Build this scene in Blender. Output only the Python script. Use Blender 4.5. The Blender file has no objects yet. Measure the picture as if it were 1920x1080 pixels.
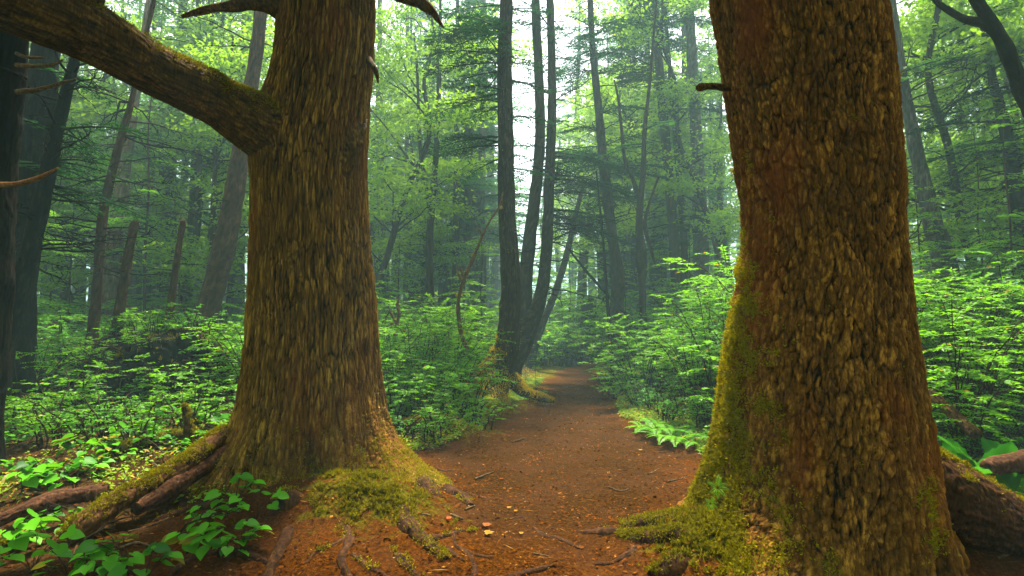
import bpy, math
import numpy as np
from mathutils import Vector

sc = bpy.context.scene
# ------------------------------------------------------------------ camera
FPX = 1067.0                     # focal length in pixels of a 1920 px wide frame (20 mm lens)
PITCH = math.atan(70 / FPX)      # horizon a little below the middle
CAMZ = 1.4
cam = bpy.data.cameras.new('camera')
cam.lens = 20.0
cam.sensor_width = 36.0
cam.clip_start = 0.05
cam.clip_end = 2000
camo = bpy.data.objects.new('camera', cam)
sc.collection.objects.link(camo)
camo.location = (0, 0, CAMZ)
camo.rotation_euler = (math.pi / 2 + PITCH, 0, 0)
sc.camera = camo
# ------------------------------------------------------------------ sky
SUN_EL, SUN_AZ = math.radians(67), math.radians(4)     # behind the wood, just right of straight ahead
world = bpy.data.worlds.new('World')
sc.world = world
world.use_nodes = True
wn, wl = world.node_tree.nodes, world.node_tree.links
wn.clear()
sky = wn.new('ShaderNodeTexSky')
sky.sky_type = 'NISHITA'
sky.sun_disc = False
sky.sun_elevation = SUN_EL
sky.sun_rotation = SUN_AZ
sky.dust_density = 4.0
sky.air_density = 1.0
sky.ozone_density = 0.5
hsv = wn.new('ShaderNodeHueSaturation')                # thin overcast: the blue is washed out
hsv.inputs['Saturation'].default_value = 0.12
bg = wn.new('ShaderNodeBackground')
bg.inputs['Strength'].default_value = 0.15
wo = wn.new('ShaderNodeOutputWorld')
wl.new(sky.outputs[0], hsv.inputs['Color'])
wl.new(hsv.outputs[0], bg.inputs['Color'])
wl.new(bg.outputs[0], wo.inputs['Surface'])
# ------------------------------------------------------------------ sun
sun = bpy.data.lights.new('sun', 'SUN')
sun.energy = 5.0
sun.angle = math.radians(5)
sun.color = (1.0, 0.91, 0.72)
suno = bpy.data.objects.new('sun', sun)
sc.collection.objects.link(suno)
sdir = Vector((math.sin(SUN_AZ) * math.cos(SUN_EL), math.cos(SUN_AZ) * math.cos(SUN_EL), math.sin(SUN_EL)))
suno.rotation_euler = sdir.to_track_quat('Z', 'Y').to_euler()
suno.location = (0, 0, 30)
# ------------------------------------------------------------------ exposure
sc.view_settings.view_transform = 'Standard'
sc.view_settings.look = 'None'
sc.view_settings.exposure = 1.95
sc.view_settings.gamma = 1.0
sc.render.engine = 'CYCLES'
cy = sc.cycles
cy.max_bounces = 5
cy.diffuse_bounces = 3
cy.glossy_bounces = 1
cy.transmission_bounces = 4
cy.volume_bounces = 1
cy.transparent_max_bounces = 6
cy.use_adaptive_sampling = True
cy.sample_clamp_indirect = 4.0
cy.caustics_reflective = False
cy.caustics_refractive = False

HAZE = 0.0060
# ================================================================== helpers
COL = sc.collection
rng = np.random.default_rng(7)


def at(px, py, D):
    """world point at depth D (metres ahead) seen at a pixel of the 1920x1080 photograph"""
    x, y = (px - 960) / FPX, -(py - 540) / FPX
    cp, sp = math.cos(PITCH), math.sin(PITCH)
    d = np.array([x, cp - y * sp, sp + y * cp])
    return np.array([0, 0, CAMZ]) + d * (D / d[1])


def wpx(w, D):
    return w * D / FPX


# ---- gradient noise, vectorised
_pr = np.random.default_rng(11)
_perm = _pr.permutation(256)
_perm = np.concatenate([_perm, _perm, _perm])
_g = _pr.normal(size=(256, 3))
_g /= np.linalg.norm(_g, axis=1)[:, None]


def noise(P):
    P = np.asarray(P, dtype=np.float64)
    i = np.floor(P).astype(np.int64)
    f = P - i
    i &= 255
    u = f * f * f * (f * (f * 6 - 15) + 10)
    out = np.zeros(len(P))
    for dx in (0, 1):
        wx = u[:, 0] if dx else 1 - u[:, 0]
        for dy in (0, 1):
            wy = u[:, 1] if dy else 1 - u[:, 1]
            for dz in (0, 1):
                wz = u[:, 2] if dz else 1 - u[:, 2]
                h = _perm[_perm[_perm[(i[:, 0] + dx) & 255] + ((i[:, 1] + dy) & 255)] + ((i[:, 2] + dz) & 255)]
                g = _g[h]
                out += wx * wy * wz * (g[:, 0] * (f[:, 0] - dx) + g[:, 1] * (f[:, 1] - dy) + g[:, 2] * (f[:, 2] - dz))
    return out * 1.6


def fbm(P, o=3, lac=2.1):
    s, a = 0, 1.0
    for k in range(o):
        s = s + a * noise(P * lac ** k + 17.3 * k)
        a *= 0.5
    return s


def worley(P):
    """distance to the nearest and second cell point, and a random number per cell"""
    P = np.asarray(P, float)
    i0 = np.floor(P).astype(np.int64)
    f1 = np.full(len(P), 9.0)
    f2 = np.full(len(P), 9.0)
    rd = np.zeros(len(P))
    for dx in (-1, 0, 1):
        for dy in (-1, 0, 1):
            for dz in (-1, 0, 1):
                c = i0 + [dx, dy, dz]
                h = _perm[_perm[_perm[c[:, 0] & 255] + (c[:, 1] & 255)] + (c[:, 2] & 255)]
                q = c + .5 + .42 * _g[h]
                d = np.sqrt(((q - P) ** 2).sum(1))
                near = d < f1
                f2 = np.where(near, f1, np.minimum(f2, d))
                rd = np.where(near, h / 255.0, rd)
                f1 = np.where(near, d, f1)
    return f1, f2, rd


# ---- mesh builder
class MB:
    def __init__(self):
        self.v, self.f, self.n, self.attr = [], [], 0, {}

    def add(self, V, F, **attr):
        V = np.asarray(V, dtype=np.float64).reshape(-1, 3)
        for F1 in (F if isinstance(F, list) else [F]):
            self.f.append(np.asarray(F1, dtype=np.int64) + self.n)
        self.v.append(V)
        for k, a in attr.items():
            self.attr.setdefault(k, []).append((self.n, np.broadcast_to(a, (len(V),))))
        self.n += len(V)

    def mesh(self, name, mat, origin=(0, 0, 0), smooth=True):
        V = np.concatenate(self.v) - np.asarray(origin)
        me = bpy.data.meshes.new(name)
        me.vertices.add(len(V))
        me.vertices.foreach_set('co', V.astype(np.float32).ravel())
        L = np.concatenate([f.ravel() for f in self.f])
        cnt = np.concatenate([np.full(len(f), f.shape[1]) for f in self.f])
        me.loops.add(len(L))
        me.loops.foreach_set('vertex_index', L.astype(np.int32))
        me.polygons.add(len(cnt))
        st = np.concatenate([[0], np.cumsum(cnt)[:-1]])
        me.polygons.foreach_set('loop_start', st.astype(np.int32))
        me.polygons.foreach_set('loop_total', cnt.astype(np.int32))
        me.polygons.foreach_set('use_smooth', np.full(len(cnt), bool(smooth)))
        me.update(calc_edges=True)
        for k, lst in self.attr.items():
            A = np.zeros(len(V), dtype=np.float32)
            for n0, a in lst:
                A[n0:n0 + len(a)] = a
            me.attributes.new(k, 'FLOAT', 'POINT').data.foreach_set('value', A)
        me.materials.append(mat)
        return me


def thing(name, label, cat, loc=(0, 0, 0), group=None, rotz=0.0, scale=1.0):
    o = bpy.data.objects.new(name, None)
    o.empty_display_size = 0.2
    COL.objects.link(o)
    o.location = tuple(float(c) for c in loc)
    o.rotation_euler = (0, 0, rotz)
    o.scale = (scale, scale, scale)
    tag(o, label, cat, group)
    return o


def tag(o, label=None, cat=None, group=None, kind=None):
    if label: o['label'] = label
    if cat: o['category'] = cat
    if group: o['group'] = group
    if kind: o['kind'] = kind
    return o


def part(name, mb, mat, parent=None, smooth=True, origin=None):
    if origin is None:
        origin = (0, 0, 0)
        if parent is not None:
            q = parent
            while q.parent is not None:
                q = q.parent
            origin = tuple(q.location)
    me = mb.mesh(name, mat, origin, smooth)
    o = bpy.data.objects.new(name, me)
    COL.objects.link(o)
    if parent is not None:
        o.parent = parent
    return o


def single(name, mb, mat, label=None, cat=None, loc=(0, 0, 0), smooth=True, group=None, kind=None):
    """a top-level thing that is one mesh, its origin at its base"""
    me = mb.mesh(name, mat, loc, smooth)
    o = bpy.data.objects.new(name, me)
    COL.objects.link(o)
    o.location = tuple(float(c) for c in loc)
    return tag(o, label, cat, group, kind)


def dup(root, loc, rotz=0.0, scale=1.0, label=None, group=None):
    r = root.copy()
    COL.objects.link(r)
    r.location = tuple(float(c) for c in loc)
    r.rotation_euler = (0, 0, rotz)
    r.scale = (scale,) * 3 if np.isscalar(scale) else tuple(scale)
    if label: r['label'] = label
    if group: r['group'] = group
    for ch in list(root.children):
        c = ch.copy()
        COL.objects.link(c)
        c.parent = r
        for g in list(ch.children):
            d = g.copy()
            COL.objects.link(d)
            d.parent = c
    return r


# ---- curves and tubes
def spline(P, n):
    """Catmull-Rom through the rows of P (any number of columns)"""
    P = np.asarray(P, dtype=float)
    Q = np.vstack([2 * P[0] - P[1], P, 2 * P[-1] - P[-2]])
    seg = np.linalg.norm(P[1:, :3] - P[:-1, :3], axis=1) + 1e-6
    cum = np.concatenate([[0], np.cumsum(seg)])
    s = np.linspace(0, cum[-1], n)
    k = np.clip(np.searchsorted(cum, s, side='right') - 1, 0, len(seg) - 1)
    t = ((s - cum[k]) / seg[k])[:, None]
    a, b, c, d = Q[k], Q[k + 1], Q[k + 2], Q[k + 3]
    return 0.5 * (2 * b + (c - a) * t + (2 * a - 5 * b + 4 * c - d) * t * t + (3 * b - a - 3 * c + d) * t ** 3)


def frames(C):
    T = np.gradient(C, axis=0)
    T /= np.linalg.norm(T, axis=1)[:, None] + 1e-9
    r = np.array([0, 1.0, 0]) if abs(T[0, 1]) < 0.9 else np.array([1.0, 0, 0])
    U = np.zeros_like(C)
    u = r - T[0] * (r @ T[0])
    u /= np.linalg.norm(u)
    for i in range(len(C)):
        u = u - T[i] * (u @ T[i])
        u /= np.linalg.norm(u) + 1e-9
        U[i] = u
    return T, U, np.cross(T, U)


def ringfaces(n, m):
    i = np.arange(n - 1)[:, None] * m
    j = np.arange(m)[None, :]
    a = i + j
    b = i + (j + 1) % m
    return np.stack([a, b, b + m, a + m], axis=2).reshape(-1, 4)


def tube(mb, P, R, nseg=6, n=None, **attr):
    """plain round tapering tube with closed ends"""
    P = np.asarray(P, dtype=float)
    R = np.broadcast_to(np.asarray(R, dtype=float), (len(P),))
    if n:
        Q = spline(np.column_stack([P, R]), n)
        P, R = Q[:, :3], np.maximum(Q[:, 3], 0.0008)
    T, U, W = frames(P)
    th = np.linspace(0, 2 * np.pi, nseg, endpoint=False)
    V = P[:, None] + R[:, None, None] * (np.cos(th)[None, :, None] * U[:, None] + np.sin(th)[None, :, None] * W[:, None])
    V = V.reshape(-1, 3)
    nn = len(P)
    V = np.vstack([V, P[0], P[-1]])
    j = np.arange(nseg)
    c0 = np.stack([np.full(nseg, nn * nseg), (j + 1) % nseg, j], 1)
    c1 = np.stack([np.full(nseg, nn * nseg + 1), (nn - 1) * nseg + j, (nn - 1) * nseg + (j + 1) % nseg], 1)
    mb.add(V, [ringfaces(nn, nseg), np.vstack([c0, c1])], **attr)


def bark_disp(X, style, seed=0.0):
    """furrow pattern 0..1 (1 = plate top) for points X of a trunk (z along the trunk)"""
    S = np.array([seed, seed * 1.7, seed * 0.3])
    w = fbm(X * np.array([3.0, 3.0, 1.2]) + S, 2) * 0.30
    w2 = noise(X * np.array([14.0, 14.0, 7.0]) + 31) * .5
    if style == 'fibre':        # long vertical ribbons, thin cracks between
        wz = fbm(X * np.array([5.0, 5.0, 2.0]) + S + 3, 2) * .5
        f1, f2, rd = worley(X * np.array([24.0, 24.0, 2.5]) + np.column_stack([w * 3, wz, wz]) + S)
        r1 = np.minimum((f2 - f1) * 6.0, 1)
        Y2 = X * np.array([38.0, 38.0, 4.2]) + w[:, None] * 3.0 + w2[:, None] + S + 5
        r2 = np.minimum(np.abs(noise(Y2)) * 5.0, 1)
        r3 = noise(X * np.array([70.0, 70.0, 8.0]) + 9)
        return 0.34 * r1 + .20 * rd + 0.26 * r2 + 0.22 * r3 + .04
    # flaky plates
    wz = fbm(X * np.array([7.0, 7.0, 4.0]) + S + 3, 2) * .6
    f1, f2, rd = worley(X * np.array([19.0, 19.0, 4.8]) + np.column_stack([w * 3 + wz, wz, wz]) + S)
    r1 = np.minimum((f2 - f1) * 7.0, 1)
    g1, g2, rd2 = worley(X * np.array([44.0, 44.0, 15.0]) + np.column_stack([wz * 2, wz, w2]) + S + 7)
    r2 = np.minimum((g2 - g1) * 5.0, 1)
    r3 = noise(X * np.array([60.0, 60.0, 22.0]) + 9)
    return 0.30 * r1 + .22 * rd + .18 * r2 + .14 * rd2 + 0.22 * r3 + .06


def bark_tube(mb, P, R, nseg, n, amp=0.02, style='fibre', moss=None, seed=0.0, fscale=1.0, wob=0.05, tipclose=True):
    """bark-covered limb or trunk: noise runs along its length"""
    Q = spline(np.column_stack([np.asarray(P, float), np.asarray(R, float)]), n)
    P, R = Q[:, :3], np.maximum(Q[:, 3], 0.002)
    T, U, W = frames(P)
    s = np.concatenate([[0], np.cumsum(np.linalg.norm(P[1:] - P[:-1], axis=1))])
    th = np.linspace(0, 2 * np.pi, nseg, endpoint=False)
    c, sn = np.cos(th)[None, :, None], np.sin(th)[None, :, None]
    N = c * U[:, None] + sn * W[:, None]
    X = np.concatenate([(R[:, None] * np.cos(th))[..., None], (R[:, None] * np.sin(th))[..., None],
                        np.broadcast_to(s[:, None, None], (n, nseg, 1))], axis=2).reshape(-1, 3)
    d = bark_disp(X * fscale, style, seed)
    lump = fbm(X * np.array([1.6, 1.6, 1.6]) * (0.25 / max(R.mean(), 0.02)) ** 0.5 + seed, 2)
    rad = R[:, None] * (1 + wob * 2 * lump.reshape(n, nseg)) + amp * (d.reshape(n, nseg) - 0.6)
    V = P[:, None] + rad[..., None] * N
    V = V.reshape(-1, 3)
    Nf = N.reshape(-1, 3)
    if moss is None:
        m = np.zeros(len(V))
    else:
        m = moss(V, Nf)
    V = np.vstack([V, P[0], P[-1]])
    j = np.arange(nseg)
    c0 = np.stack([np.full(nseg, n * nseg), (j + 1) % nseg, j], 1)
    c1 = np.stack([np.full(nseg, n * nseg + 1), (n - 1) * nseg + j, (n - 1) * nseg + (j + 1) % nseg], 1)
    mb.add(V, [ringfaces(n, nseg), np.vstack([c0, c1])], ridge=np.append(d, [0.3, 0.3]), moss=np.append(m, [0, 0]))
    return V[:-2], Nf, m


# ---- leaves: a template stretched along D, with up-vector N
KITE = (np.array([[0, 0, 0], [.45, .5, 0], [1, 0, -.05], [.45, -.5, 0]]), np.array([[0, 1, 2, 3]]))
FOLD = (np.array([[0, 0, 0], [.38, .5, .08], [1, 0, -.12], [.38, -.5, .08], [.45, 0, -.02]]),
        np.array([[0, 4, 2, 1], [0, 3, 2, 4]]))
_hx = [(0, 0), (-.10, .14), (-.08, .34), (.10, .48), (.36, .50), (.62, .38), (.84, .18), (1.0, 0)]
_hv = [(x, 0, -.10 * x * x) for x in (0, .3, .65, 1.0)]


def _heart():
    V = [(0, 0, 0), (.3, 0, -.03), (.62, 0, -.05), (1.0, 0, -.16)]
    F = []
    for s in (1, -1):
        b = len(V)
        V += [(-.12, s * .20, .05), (-.02, s * .42, .07), (.24, s * .52, .08), (.52, s * .44, .05), (.80, s * .20, -.04)]
        q = [[0, 1, b + 1, b], [1, b + 3, b + 2, b + 1], [1, 2, b + 4, b + 3]]
        F += q if s > 0 else [r[::-1] for r in q]
        t = [[2, 3, b + 4, b + 4]]
    return np.array(V), np.array(F), np.array([[2, 3, 8], [3, 2, 13]])


HEART_V, HEART_Q, HEART_T = _heart()


def leaves(mb, P, D, N, L, W, tpl=KITE, **attr):
    P, D, N = (np.asarray(a, float).reshape(-1, 3) for a in (P, D, N))
    D = D / (np.linalg.norm(D, axis=1)[:, None] + 1e-9)
    S = np.cross(N, D)
    S /= np.linalg.norm(S, axis=1)[:, None] + 1e-9
    N = np.cross(D, S)
    n = len(P)
    L = np.broadcast_to(L, (n,))
    W = np.broadcast_to(W, (n,))
    T = tpl[0]
    V = (P[:, None] + (T[None, :, 0] * L[:, None])[..., None] * D[:, None]
         + (T[None, :, 1] * W[:, None])[..., None] * S[:, None] + (T[None, :, 2] * L[:, None])[..., None] * N[:, None])
    k = len(T)
    Fs = [(F[None] + (np.arange(n) * k)[:, None, None]).reshape(-1, F.shape[1]) for F in tpl[1:]]
    mb.add(V.reshape(-1, 3), Fs, **attr)


HEART = (HEART_V, HEART_Q, HEART_T)


def unit(a):
    a = np.asarray(a, float)
    return a / (np.linalg.norm(a, axis=-1, keepdims=True) + 1e-9)


# ================================================================== materials
def newmat(name):
    m = bpy.data.materials.new(name)
    m.use_nodes = True
    nt = m.node_tree
    nt.nodes.clear()
    out = nt.nodes.new('ShaderNodeOutputMaterial')
    return m, nt.nodes, nt.links, out


def mixc(N, L, fac, a, b, blend='MIX'):
    m = N.new('ShaderNodeMix')
    m.data_type = 'RGBA'
    m.blend_type = blend
    for sock, val in ((m.inputs[0], fac), (m.inputs[6], a), (m.inputs[7], b)):
        if hasattr(val, 'is_output') or hasattr(val, 'links'):
            L.new(val, sock)
        elif isinstance(val, (int, float)):
            sock.default_value = val
        else:
            sock.default_value = (*val, 1)
    return m.outputs[2]


def noise_node(N, L, scale, detail=4, mapscale=(1, 1, 1), rough=.55, coord='Object'):
    tc = N.new('ShaderNodeTexCoord')
    mp = N.new('ShaderNodeMapping')
    mp.inputs['Scale'].default_value = mapscale
    nz = N.new('ShaderNodeTexNoise')
    nz.inputs['Scale'].default_value = scale
    nz.inputs['Detail'].default_value = detail
    nz.inputs['Roughness'].default_value = rough
    L.new(tc.outputs[coord], mp.inputs[0])
    L.new(mp.outputs[0], nz.inputs['Vector'])
    return nz.outputs[0]


def ramp(N, L, val, *stops):
    r = N.new('ShaderNodeValToRGB')
    e = r.color_ramp.elements
    while len(e) < len(stops):
        e.new(.5)
    for k, (p, c) in enumerate(stops):
        e[k].position = p
        e[k].color = (*c, 1) if not np.isscalar(c) else (c, c, c, 1)
    L.new(val, r.inputs[0])
    return r.outputs[0]


def bark_mat(name, dark, mid, light, red=None, moss=(0.15, 0.14, 0.008), rough=.8, zs=.2, bump=.6, fine=40):
    m, N, L, out = newmat(name)
    p = N.new('ShaderNodeBsdfPrincipled')
    L.new(p.outputs[0], out.inputs[0])
    p.inputs['Roughness'].default_value = rough
    p.inputs['Specular IOR Level'].default_value = .05
    a = N.new('ShaderNodeAttribute')
    a.attribute_name = 'ridge'
    n1 = noise_node(N, L, 60, 6, (1, 1, zs * .6), .68)
    ad = N.new('ShaderNodeMath')
    ad.operation = 'MULTIPLY_ADD'
    L.new(a.outputs['Fac'], ad.inputs[0])
    ad.inputs[1].default_value = .62
    nh = N.new('ShaderNodeMath')
    nh.operation = 'MULTIPLY_ADD'
    nh.inputs[1].default_value = .80
    nh.inputs[2].default_value = -.04
    L.new(n1, nh.inputs[0])
    L.new(nh.outputs[0], ad.inputs[2])
    col = ramp(N, L, ad.outputs[0], (.52, dark), (.80, mid), (1.0, light))
    n2 = noise_node(N, L, 1.7, 4, (1, 1, .5))
    if red:
        fr = ramp(N, L, n2, (.50, 0.0), (.70, .7))
        col = mixc(N, L, fr, col, red)
    n5 = noise_node(N, L, 5.0, 3, (1, 1, .35))
    col = mixc(N, L, ramp(N, L, n5, (.40, 0.0), (.66, .45)), col, tuple(.45 * c for c in mid))
    am = N.new('ShaderNodeAttribute')
    am.attribute_name = 'moss'
    n3 = noise_node(N, L, 22, 6, rough=.7)
    mm = N.new('ShaderNodeMath')
    mm.operation = 'MULTIPLY_ADD'
    L.new(n3, mm.inputs[0])
    mm.inputs[1].default_value = 1.7
    L.new(am.outputs['Fac'], mm.inputs[2])
    mf = ramp(N, L, mm.outputs[0], (1.00, 0.0), (1.38, 1.0))
    n4 = noise_node(N, L, 30, 3)
    mc = ramp(N, L, n4, (.36, tuple(.16 * c for c in moss)), (.66, tuple(.8 * c for c in moss)))
    col = mixc(N, L, mf, col, mc)
    L.new(col, p.inputs['Base Color'])
    nb = noise_node(N, L, fine, 6, (1, 1, .22), .7)
    b = N.new('ShaderNodeBump')
    b.inputs['Strength'].default_value = bump
    b.inputs['Distance'].default_value = .02
    L.new(nb, b.inputs['Height'])
    L.new(b.outputs[0], p.inputs['Normal'])
    return m


def leaf_mat(name, c1, c2, trans, tf=.5, gloss=.06, dead=None, deadfac=.0):
    """c1..c2 reflect colours picked leaf by leaf, trans = colour of light that comes through"""
    m, N, L, out = newmat(name)
    g = N.new('ShaderNodeNewGeometry')
    oi = N.new('ShaderNodeObjectInfo')
    n1 = noise_node(N, L, 1.3, 2)
    add = N.new('ShaderNodeMath')
    add.operation = 'MULTIPLY_ADD'
    L.new(n1, add.inputs[0])
    add.inputs[1].default_value = .9
    r2 = N.new('ShaderNodeMath')
    r2.operation = 'MULTIPLY_ADD'
    L.new(g.outputs['Random Per Island'], r2.inputs[0])
    r2.inputs[1].default_value = .5
    ro = N.new('ShaderNodeMath')
    ro.operation = 'MULTIPLY_ADD'
    L.new(oi.outputs['Random'], ro.inputs[0])
    ro.inputs[1].default_value = .35
    ro.inputs[2].default_value = -.38
    L.new(ro.outputs[0], r2.inputs[2])
    L.new(r2.outputs[0], add.inputs[2])
    f = add.outputs[0]
    col = ramp(N, L, f, (.15, c1), (.85, c2))
    tcol = ramp(N, L, f, (.15, tuple(.6 * c for c in trans)), (.85, trans))
    if dead:
        ls = N.new('ShaderNodeMath')
        ls.operation = 'LESS_THAN'
        L.new(g.outputs['Random Per Island'], ls.inputs[0])
        ls.inputs[1].default_value = deadfac
        col = mixc(N, L, ls.outputs[0], col, dead)
        tcol = mixc(N, L, ls.outputs[0], tcol, dead)
    d = N.new('ShaderNodeBsdfDiffuse')
    t = N.new('ShaderNodeBsdfTranslucent')
    L.new(col, d.inputs[0])
    L.new(tcol, t.inputs[0])
    mx = N.new('ShaderNodeMixShader')
    mx.inputs[0].default_value = tf
    L.new(d.outputs[0], mx.inputs[1])
    L.new(t.outputs[0], mx.inputs[2])
    gl = N.new('ShaderNodeBsdfGlossy')
    gl.inputs['Roughness'].default_value = .45
    m2 = N.new('ShaderNodeMixShader')
    m2.inputs[0].default_value = gloss
    L.new(mx.outputs[0], m2.inputs[1])
    L.new(gl.outputs[0], m2.inputs[2])
    L.new(m2.outputs[0], out.inputs[0])
    return m


M = {}
M['bark_left'] = bark_mat('bark_ribbed', (.006, .003, .001), (.200, .100, .015), (.58, .32, .054), red=(.23, .072, .010), bump=1.0, fine=70)
M['bark_right'] = bark_mat('bark_flaky', (.006, .003, .001), (.205, .086, .012), (.60, .29, .040), red=(.27, .062, .008), zs=.45, bump=1.0, fine=70)
M['bark_limb'] = bark_mat('bark_limb', (.005, .003, .001), (.110, .056, .010), (.34, .19, .035), moss=(.22, .19, .006))
M['bark_mid'] = bark_mat('bark_wood', (.008, .005, .003), (.038, .025, .014), (.11, .075, .042), moss=(.50, .36, .012))
M['bark_tan'] = bark_mat('bark_tan', (.05, .03, .015), (.16, .10, .055), (.30, .20, .12))
M['bark_red'] = bark_mat('bark_red', (.02, .008, .004), (.085, .035, .016), (.18, .09, .04), moss=(.2, .16, .02))
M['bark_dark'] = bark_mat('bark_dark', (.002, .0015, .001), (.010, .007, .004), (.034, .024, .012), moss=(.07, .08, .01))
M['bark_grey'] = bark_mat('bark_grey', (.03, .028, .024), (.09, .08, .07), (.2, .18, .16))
M['log'] = bark_mat('log_bark', (.02, .010, .004), (.10, .045, .016), (.24, .12, .04), moss=(.13, .13, .01))
M['root'] = bark_mat('root_bark', (.008, .004, .002), (.055, .022, .008), (.15, .065, .022), moss=(.24, .20, .008))
M['twig'] = bark_mat('twig_bark', (.03, .018, .010), (.10, .065, .035), (.22, .15, .08), bump=.2)
M['deadwood'] = bark_mat('pale_dead_wood', (.08, .035, .015), (.24, .11, .04), (.42, .22, .09), bump=.4)

M['conifer'] = leaf_mat('conifer_needles', (.008, .045, .010), (.032, .12, .018), (.08, .25, .03), tf=.45, gloss=.01)
M['conifer_dark'] = leaf_mat('dark_conifer_needles', (.004, .022, .008), (.014, .060, .014), (.02, .10, .015), tf=.3, gloss=.01)
M['conifer_light'] = leaf_mat('young_conifer_needles', (.05, .18, .008), (.16, .36, .014), (.32, .68, .02), tf=.5, gloss=.01)
M['broad'] = leaf_mat('broad_leaves', (.024, .11, .006), (.10, .25, .008), (.28, .50, .012), tf=.58, gloss=.02)
M['shrub'] = leaf_mat('shrub_leaves', (.015, .10, .004), (.13, .36, .006), (.24, .58, .008), tf=.45, dead=(.40, .26, .02), deadfac=.012, gloss=.015)
M['shrub_dark'] = leaf_mat('dark_shrub_leaves', (.012, .09, .006), (.07, .24, .008), (.12, .40, .014), tf=.4, gloss=.015)
M['heart'] = leaf_mat('heart_leaves', (.012, .09, .004), (.12, .42, .008), (.18, .55, .012), tf=.35, gloss=.012, dead=(.20, .17, .01), deadfac=.02)
M['fern'] = leaf_mat('fern_fronds', (.05, .22, .008), (.20, .42, .015), (.3, .6, .02), tf=.45, gloss=.01)
M['moss'] = leaf_mat('moss_tufts', (.035, .035, .003), (.33, .27, .006), (.32, .28, .008), tf=.28, gloss=0.0)
M['moss_gold_lit'] = leaf_mat('lit_golden_moss_tufts', (.16, .12, .006), (.80, .56, .012), (.6, .45, .012), tf=.3, gloss=0.0)  # brighter moss copy for shaded tree feet, the missing light put in its colour
M['herb'] = leaf_mat('herb_leaves', (.02, .12, .006), (.04, .20, .008), (.08, .32, .015), tf=.4, gloss=.0)
M['cover'] = leaf_mat('ground_cover_leaves', (.06, .16, .006), (.24, .38, .012), (.35, .5, .02), tf=.4, dead=(.46, .26, .02), deadfac=.14, gloss=.01)
M['litter'] = leaf_mat('needle_litter', (.012, .004, .001), (.20, .065, .010), (.15, .045, .008), tf=.15, gloss=.0, dead=(.27, .13, .03), deadfac=.05)
M['yellow'] = leaf_mat('fallen_leaves', (.26, .13, .008), (.36, .19, .012), (.3, .18, .02), tf=.3, gloss=.01)
M['orange'] = leaf_mat('fallen_leaves_orange', (.30, .065, .008), (.38, .10, .01), (.3, .1, .02), tf=.3, gloss=.01)


def ground_mat():
    m, N, L, out = newmat('forest_floor')
    p = N.new('ShaderNodeBsdfPrincipled')
    L.new(p.outputs[0], out.inputs[0])
    p.inputs['Roughness'].default_value = .9
    p.inputs['Specular IOR Level'].default_value = .0
    n1 = noise_node(N, L, 42, 8, rough=.82)
    n2 = noise_node(N, L, 1.6, 4)
    soil = ramp(N, L, n1, (.38, (.012, .004, .0015)), (.52, (.037, .0165, .0028)), (.68, (.13, .050, .008)))
    litter = ramp(N, L, n1, (.38, (.018, .005, .0015)), (.52, (.085, .026, .002)), (.68, (.22, .072, .008)))
    at_ = N.new('ShaderNodeAttribute')
    at_.attribute_name = 'path'
    col = mixc(N, L, at_.outputs['Fac'], litter, soil)
    wood = ramp(N, L, n1, (.35, (.012, .010, .005)), (.55, (.05, .035, .015)), (.7, (.10, .08, .02)))
    aw = N.new('ShaderNodeAttribute')
    aw.attribute_name = 'wild'
    col = mixc(N, L, aw.outputs['Fac'], col, wood)
    col = mixc(N, L, ramp(N, L, n2, (.40, 0.0), (.62, .45)), col, (.06, .026, .011))
    am = N.new('ShaderNodeAttribute')
    am.attribute_name = 'moss'
    n3 = noise_node(N, L, 9, 4)
    mm = N.new('ShaderNodeMath')
    mm.operation = 'ADD'
    L.new(am.outputs['Fac'], mm.inputs[0])
    L.new(n3, mm.inputs[1])
    mf = ramp(N, L, mm.outputs[0], (.78, 0.0), (.98, 1.0))
    mc = ramp(N, L, n1, (.38, (.02, .020, .003)), (.65, (.15, .125, .006)))
    col = mixc(N, L, mf, col, mc)
    L.new(col, p.inputs['Base Color'])
    b = N.new('ShaderNodeBump')
    b.inputs['Strength'].default_value = .8
    b.inputs['Distance'].default_value = .03
    L.new(n1, b.inputs['Height'])
    L.new(b.outputs[0], p.inputs['Normal'])
    return m


M['ground'] = ground_mat()
# ================================================================== terrain
PY = np.array([-6, 2, 3.8, 5.0, 6.2, 6.8, 7.4, 8.8, 10.0, 11.5, 14.0, 16.6, 19, 22, 26, 34.])
PCX = np.array([.2, .25, .3, .40, .47, .72, .84, .64, .92, 1.12, 1.5, 1.85, 2.0, 1.5, .4, -3.])
PHW = np.array([1, .9, .80, 1.15, 1.60, 1.35, 1.18, 1.03, .92, .90, .80, .66, .10, -.6, -.6, -.6])


def path_side(x, y):
    """signed distance outside the trail's edge (negative on the trail)"""
    cx = np.interp(y, PY, PCX)
    hw = np.interp(y, PY, PHW)
    return np.abs(x - cx) - hw


def gauss(x, y, cx, cy, rx, ry):
    return np.exp(-(((x - cx) / rx) ** 2 + ((y - cy) / ry) ** 2))


def sm(a, b, t):
    u = np.clip((t - a) / (b - a), 0, 1)
    return u * u * (3 - 2 * u)


LX, LY = at(585, 610, 5.3)[0], 5.3
RX, RY = at(1546, 610, 3.75)[0], 3.75


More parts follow.
